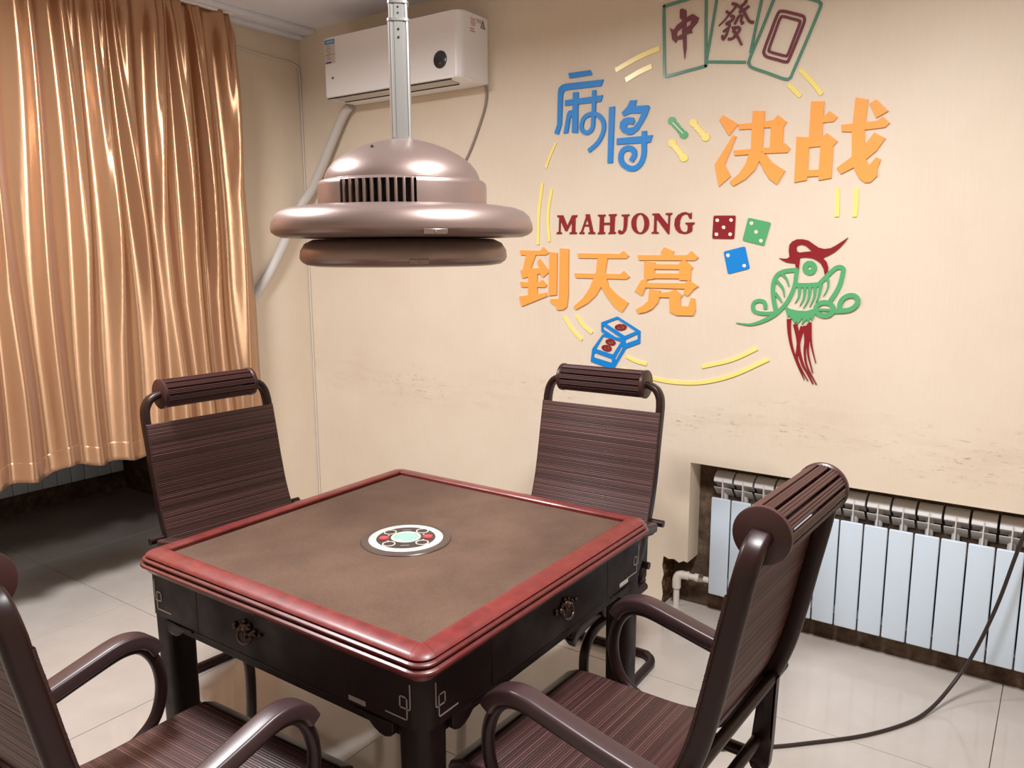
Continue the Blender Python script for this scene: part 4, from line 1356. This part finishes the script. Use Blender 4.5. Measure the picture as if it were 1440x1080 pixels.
'stick_green': [('P',[(96,2055),(94,2050),(91,2045),(85,2042),(79,2041),(72,2043),(66,2047),(62,2053),(61,2059),(62,2064),(66,2069),(71,2072),(78,2072),(84,2071),(90,2067),(94,2061)]),('P',[(108,2039),(107,2034),(104,2030),(100,2028),(94,2027),(89,2029),(84,2032),(81,2036),(80,2041),(81,2046),(84,2050),(88,2052),(93,2052),(99,2051),(104,2048),(107,2043)]),('P',[(118,2027),(117,2023),(114,2019),(110,2017),(105,2016),(99,2018),(95,2021),(92,2025),(91,2030),(92,2034),(94,2038),(99,2040),(104,2040),(109,2039),(113,2036),(116,2032)]),('P',[(130,2015),(129,2010),(126,2006),(121,2004),(116,2003),(111,2005),(106,2008),(103,2012),(102,2017),(102,2022),(105,2026),(110,2028),(115,2029),(121,2027),(125,2024),(128,2020)]),('P',[(148,1998),(147,1992),(143,1988),(137,1984),(131,1984),(124,1986),(118,1990),(114,1995),(112,2001),(113,2008),(117,2013),(123,2016),(129,2016),(136,2014),(142,2010),(146,2005)])],
'stick_green_slit': [('S',3,3,0,[(82,2050),(104,2028),(128,2004)])],
'stick_yellow_a': [('P',[(185,2039),(184,2033),(181,2028),(175,2025),(169,2025),(162,2027),(157,2030),(153,2036),(152,2042),(153,2047),(156,2052),(161,2055),(168,2055),(174,2054),(180,2050),(184,2045)]),('P',[(198,2022),(197,2017),(194,2013),(190,2011),(185,2010),(179,2012),(175,2015),(172,2019),(171,2024),(171,2029),(174,2033),(179,2035),(184,2035),(189,2034),(194,2031),(197,2027)]),('P',[(208,2010),(207,2006),(204,2002),(200,2000),(195,2000),(190,2001),(186,2004),(183,2008),(182,2013),(183,2017),(185,2021),(189,2023),(194,2023),(199,2022),(204,2019),(207,2015)]),('P',[(220,1998),(219,1993),(216,1989),(212,1987),(207,1986),(202,1988),(197,1991),(194,1995),(193,2000),(194,2005),(196,2008),(201,2011),(206,2011),(211,2010),(216,2007),(219,2003)]),('P',[(238,1981),(237,1976),(234,1971),(228,1968),(222,1967),(215,1969),(209,1973),(205,1978),(204,1984),(205,1990),(208,1995),(214,1998),(220,1999),(227,1997),(233,1993),(237,1988)])],
'stick_yellow_b': [('P',[(99,1969),(98,1963),(95,1959),(89,1956),(83,1955),(76,1957),(70,1960),(66,1966),(65,1972),(66,1978),(70,1983),(75,1985),(82,1986),(88,1984),(94,1981),(98,1975)]),('P',[(112,1952),(111,1947),(108,1943),(103,1941),(98,1940),(92,1941),(88,1945),(84,1949),(83,1954),(84,1959),(87,1963),(92,1965),(97,1966),(102,1964),(107,1961),(110,1957)]),('P',[(121,1940),(120,1936),(117,1932),(113,1930),(108,1929),(103,1930),(98,1933),(95,1937),(94,1942),(95,1947),(98,1950),(102,1953),(107,1953),(112,1952),(117,1949),(120,1945)]),('P',[(133,1927),(132,1922),(129,1918),(124,1916),(119,1915),(114,1917),(109,1920),(106,1924),(105,1929),(106,1934),(108,1938),(113,1940),(118,1941),(124,1940),(128,1936),(132,1932)]),('P',[(151,1911),(150,1904),(146,1899),(140,1896),(133,1895),(126,1897),(121,1901),(116,1907),(115,1913),(116,1919),(120,1924),(126,1927),(132,1928),(139,1926),(145,1922),(149,1917)])],
'stick_yellow_a_slit': [('S',3,3,0,[(172,2035),(196,2009),(219,1986)])],
'stick_yellow_b_slit': [('S',3,3,0,[(86,1965),(107,1940),(130,1915)])],
'dash0': [('S',19,19,0,[(-178,2281),(-69,2319),(17,2339)])],
'dash1': [('S',20,20,0,[(-131,2236),(-74,2259),(-15,2276)])],
'dash2': [('S',15,15,0,[(568,2189),(613,2142),(650,2094)])],
'dash3': [('S',15,15,0,[(530,2142),(555,2117),(576,2095)])],
'dash4': [('S',11,11,0,[(-467,2015),(-500,1954),(-518,1912)])],
'dash5': [('S',14,14,0,[(-537,1846),(-556,1716),(-560,1576)])],
'dash6': [('S',14,14,0,[(-488,1819),(-507,1705),(-499,1589)])],
'dash7': [('S',15,15,0,[(723,1765),(726,1715),(727,1665)])],
'dash8': [('S',15,15,0,[(786,1762),(789,1713),(787,1663)])],
'dash9': [('S',14,14,0,[(-418,1256),(-377,1200),(-325,1155)])],
'dash10': [('S',14,14,0,[(-355,1265),(-318,1219),(-274,1190)])],
'dash11': [('S',14,14,0,[(-105,1098),(-57,1080),(-7,1071)])],
'dash12': [('S',14,14,0,[(-124,1043),(-90,1028),(-39,1016)])],
'dash13': [('S',15,15,0,[(8,1014),(109,1005),(234,1014),(366,1055),(507,1131)])],
'dash14': [('S',14,14,0,[(238,1079),(364,1118),(461,1170)])]}


def mural_mesh(items, name, m, parent, th=.005, lift=0.0):
    bm = NB()
    tf = lambda u, v, d: (u / 1000.0, YW - .0004 - lift - d, v / 1000.0)
    th0 = th
    for n_it, it in enumerate(items):
        th = th0 + 0.00022 * n_it
        if it[0] == 'P':
            prism(bm, [it[1]], tf, 0.0, th)
        elif it[0] == 'H':
            prism(bm, [it[1]] + it[2], tf, 0.0, th)
        else:
            _, w0, w1, closed, pts_ = it
            P = smoothpts([(a, b, 0) for a, b in pts_], 4, bool(closed))
            n_ = len(P)
            L, R = [], []
            for i in range(n_):
                T = P[(i + 1) % n_ if closed else min(i + 1, n_ - 1)] - P[i - 1 if (closed or i) else 0]
                T.normalize()
                nn = Vector((-T.y, T.x, 0))
                w = w0 + (w1 - w0) * i / (n_ - 1)
                L.append(P[i] + nn * w / 2)
                R.append(P[i] - nn * w / 2)
            V = [[bm.verts.new(tf(q.x, q.y, d + (.0005 * k_ / n_ if d and not closed else 0))) for k_, q in enumerate(side_)] for side_, d in ((L, 0.0), (L, th), (R, 0.0), (R, th))]
            l0, l1, r0, r1 = V
            for i in range(n_ if closed else n_ - 1):
                j = (i + 1) % n_
                bm.faces.new((l1[i], l1[j], r1[j], r1[i]))
                bm.faces.new((l0[i], r0[i], r0[j], l0[j]))
                bm.faces.new((l0[i], l0[j], l1[j], l1[i]))
                bm.faces.new((r0[i], r1[i], r1[j], r0[j]))
            if not closed:
                bm.faces.new((l0[0], l1[0], r1[0], r0[0]))
                bm.faces.new((l0[-1], r0[-1], r1[-1], l1[-1]))
    o = finish(bm, name, m, parent, None)
    return o


def set_origin(root_name, parts, label, cat, group=None):
    r = tag(empty(root_name, (0, 0, 0)), label, cat, group)
    for key, nm, m, th, lift in parts:
        mural_mesh(MURAL[key], nm, m, r, th, lift)
    return r


def single(key, name, m, label, cat, group=None, th=.005):
    return tag(mural_mesh(MURAL[key], name, m, None, th), label, cat, group)


GC, GL, GD = 'chinese character stickers on the mural wall', 'maroon letters of the mural wall', 'yellow dash stickers circling the mural'
for key, m, lb in (('ma', BLUE, 'blue rounded character sticker 麻 on the mural wall, left of the second blue one'),
                   ('jiang', BLUE, 'blue rounded character sticker 将 on the mural wall'),
                   ('jue', ORANGE, 'orange character sticker 决 on the mural wall, upper row'),
                   ('zhan', ORANGE, 'orange character sticker 战, the rightmost and largest on the mural wall'),
                   ('dao', ORANGE, 'orange character sticker 到, leftmost of the lower row'),
                   ('tian', ORANGE, 'orange character sticker 天, middle of the lower row'),
                   ('liang', ORANGE, 'orange character sticker 亮, rightmost of the lower row')):
    single(key, 'character_sticker', m, lb, 'sticker', GC, .006)
for key in 'MAHJONG':
    nth = {'M': 'first', 'A': 'second', 'H': 'third', 'J': 'fourth', 'O': 'fifth', 'N': 'sixth', 'G': 'seventh'}[key]
    single(key, 'letter_sticker', MAROON, 'maroon serif letter %s, %s letter of the word on the mural wall' % (key, nth), 'letter', GL, .004)
set_origin('tile_sticker', [('tile1_outline', 'outline', TEAL, .005, 0), ('tile1_glyph', 'glyph', PLUM, .005, 0)], 'green outlined tile sticker with plum character 中, leftmost of three at the top', 'sticker', 'mahjong tile outlines at the top of the mural')
set_origin('tile_sticker', [('tile2_outline', 'outline', TEAL, .0046, 0), ('tile2_glyph', 'glyph', PLUM, .005, 0)], 'green outlined tile sticker with plum character 發, middle of three at the top', 'sticker', 'mahjong tile outlines at the top of the mural')
set_origin('tile_sticker', [('tile3_outline', 'outline', TEAL, .0054, 0), ('tile3_glyph', 'glyph', PLUM, .005, 0)], 'green outlined tile sticker with a double plum frame, rightmost of three at the top', 'sticker', 'mahjong tile outlines at the top of the mural')
for c_, m, lb in (('red', MAROON, 'maroon die sticker showing five cream pips'), ('green', GREENA, 'green die sticker showing three cream pips'), ('blue', BLUE, 'blue die sticker showing two cream pips')):
    set_origin('die_sticker', [('die_' + c_, 'face', m, .004, 0)], lb, 'sticker', 'die stickers beside the word on the mural')
    r = [o for o in COL.objects if o.name.startswith('die_sticker')][-1]
    for pip in MURAL['die_%s_pips' % c_]:
        mural_mesh([pip], 'pip', CREAM, r, .0006, .004)
set_origin('bird_sticker', [('bird_crest', 'crest', MAROON, .005, 0), ('bird_eye', 'eye', GREENA, .005, 0), ('bird_wing', 'wing', GREENA, .005, 0), ('bird_body', 'body', GREENA, .0048, 0), ('bird_tail', 'tail', MAROON, .0046, 0)],
           'green bird sticker with maroon crest and long maroon tail on the mural wall', 'sticker')
set_origin('block_sticker', [('pair_box_upper', 'outline', BLUE, .005, 0), ('pair_dot_upper', 'dot', MAROON, .004, 0)], 'blue outlined block sticker with one maroon dot, upper of the crossed pair', 'sticker', 'blue block stickers above the chair by the mural wall')
set_origin('block_sticker', [('pair_box_lower', 'outline', BLUE, .0046, 0), ('pair_dot_lower', 'dot', MAROON, .004, 0)], 'blue outlined block sticker with two maroon dots, lower of the crossed pair', 'sticker', 'blue block stickers above the chair by the mural wall')
for c_, m, lb in (('green', GREENA, 'small dull green bamboo stick sticker between the blue and orange characters'), ('yellow_a', YELLOW, 'small yellow bamboo stick sticker right of the green one'), ('yellow_b', YELLOW, 'small yellow bamboo stick sticker below the green one')):
    set_origin('bamboo_sticker', [('stick_' + c_, 'stick', m, .004, 0), ('stick_%s_slit' % c_, 'slit', CREAM, .0006, .004)], lb, 'sticker', 'bamboo stick stickers on the mural')
DL = ['upper of the two dashes left of the tile with 中', 'lower of the two dashes left of the tile with 中', 'longer dash below the tile with the double frame', 'shorter dash below the tile with the double frame',
      'single dash below the blue 麻', 'left of the two upright dashes beside the lamp disc', 'right of the two upright dashes beside the lamp disc', 'left of the two upright dashes below the 战', 'right of the two upright dashes below the 战',
      'left of the two dashes below the 到', 'right of the two dashes below the 到', 'short dash just right of the blue blocks', 'dash partly hidden by the headrest below the blue blocks', 'long bottom arc under the mural', 'shorter bottom arc just above the long one']
for k, d in enumerate(DL):
    single('dash%d' % k, 'dash_sticker', YELLOW, 'thin yellow strip, ' + d, 'sticker', GD, .004)
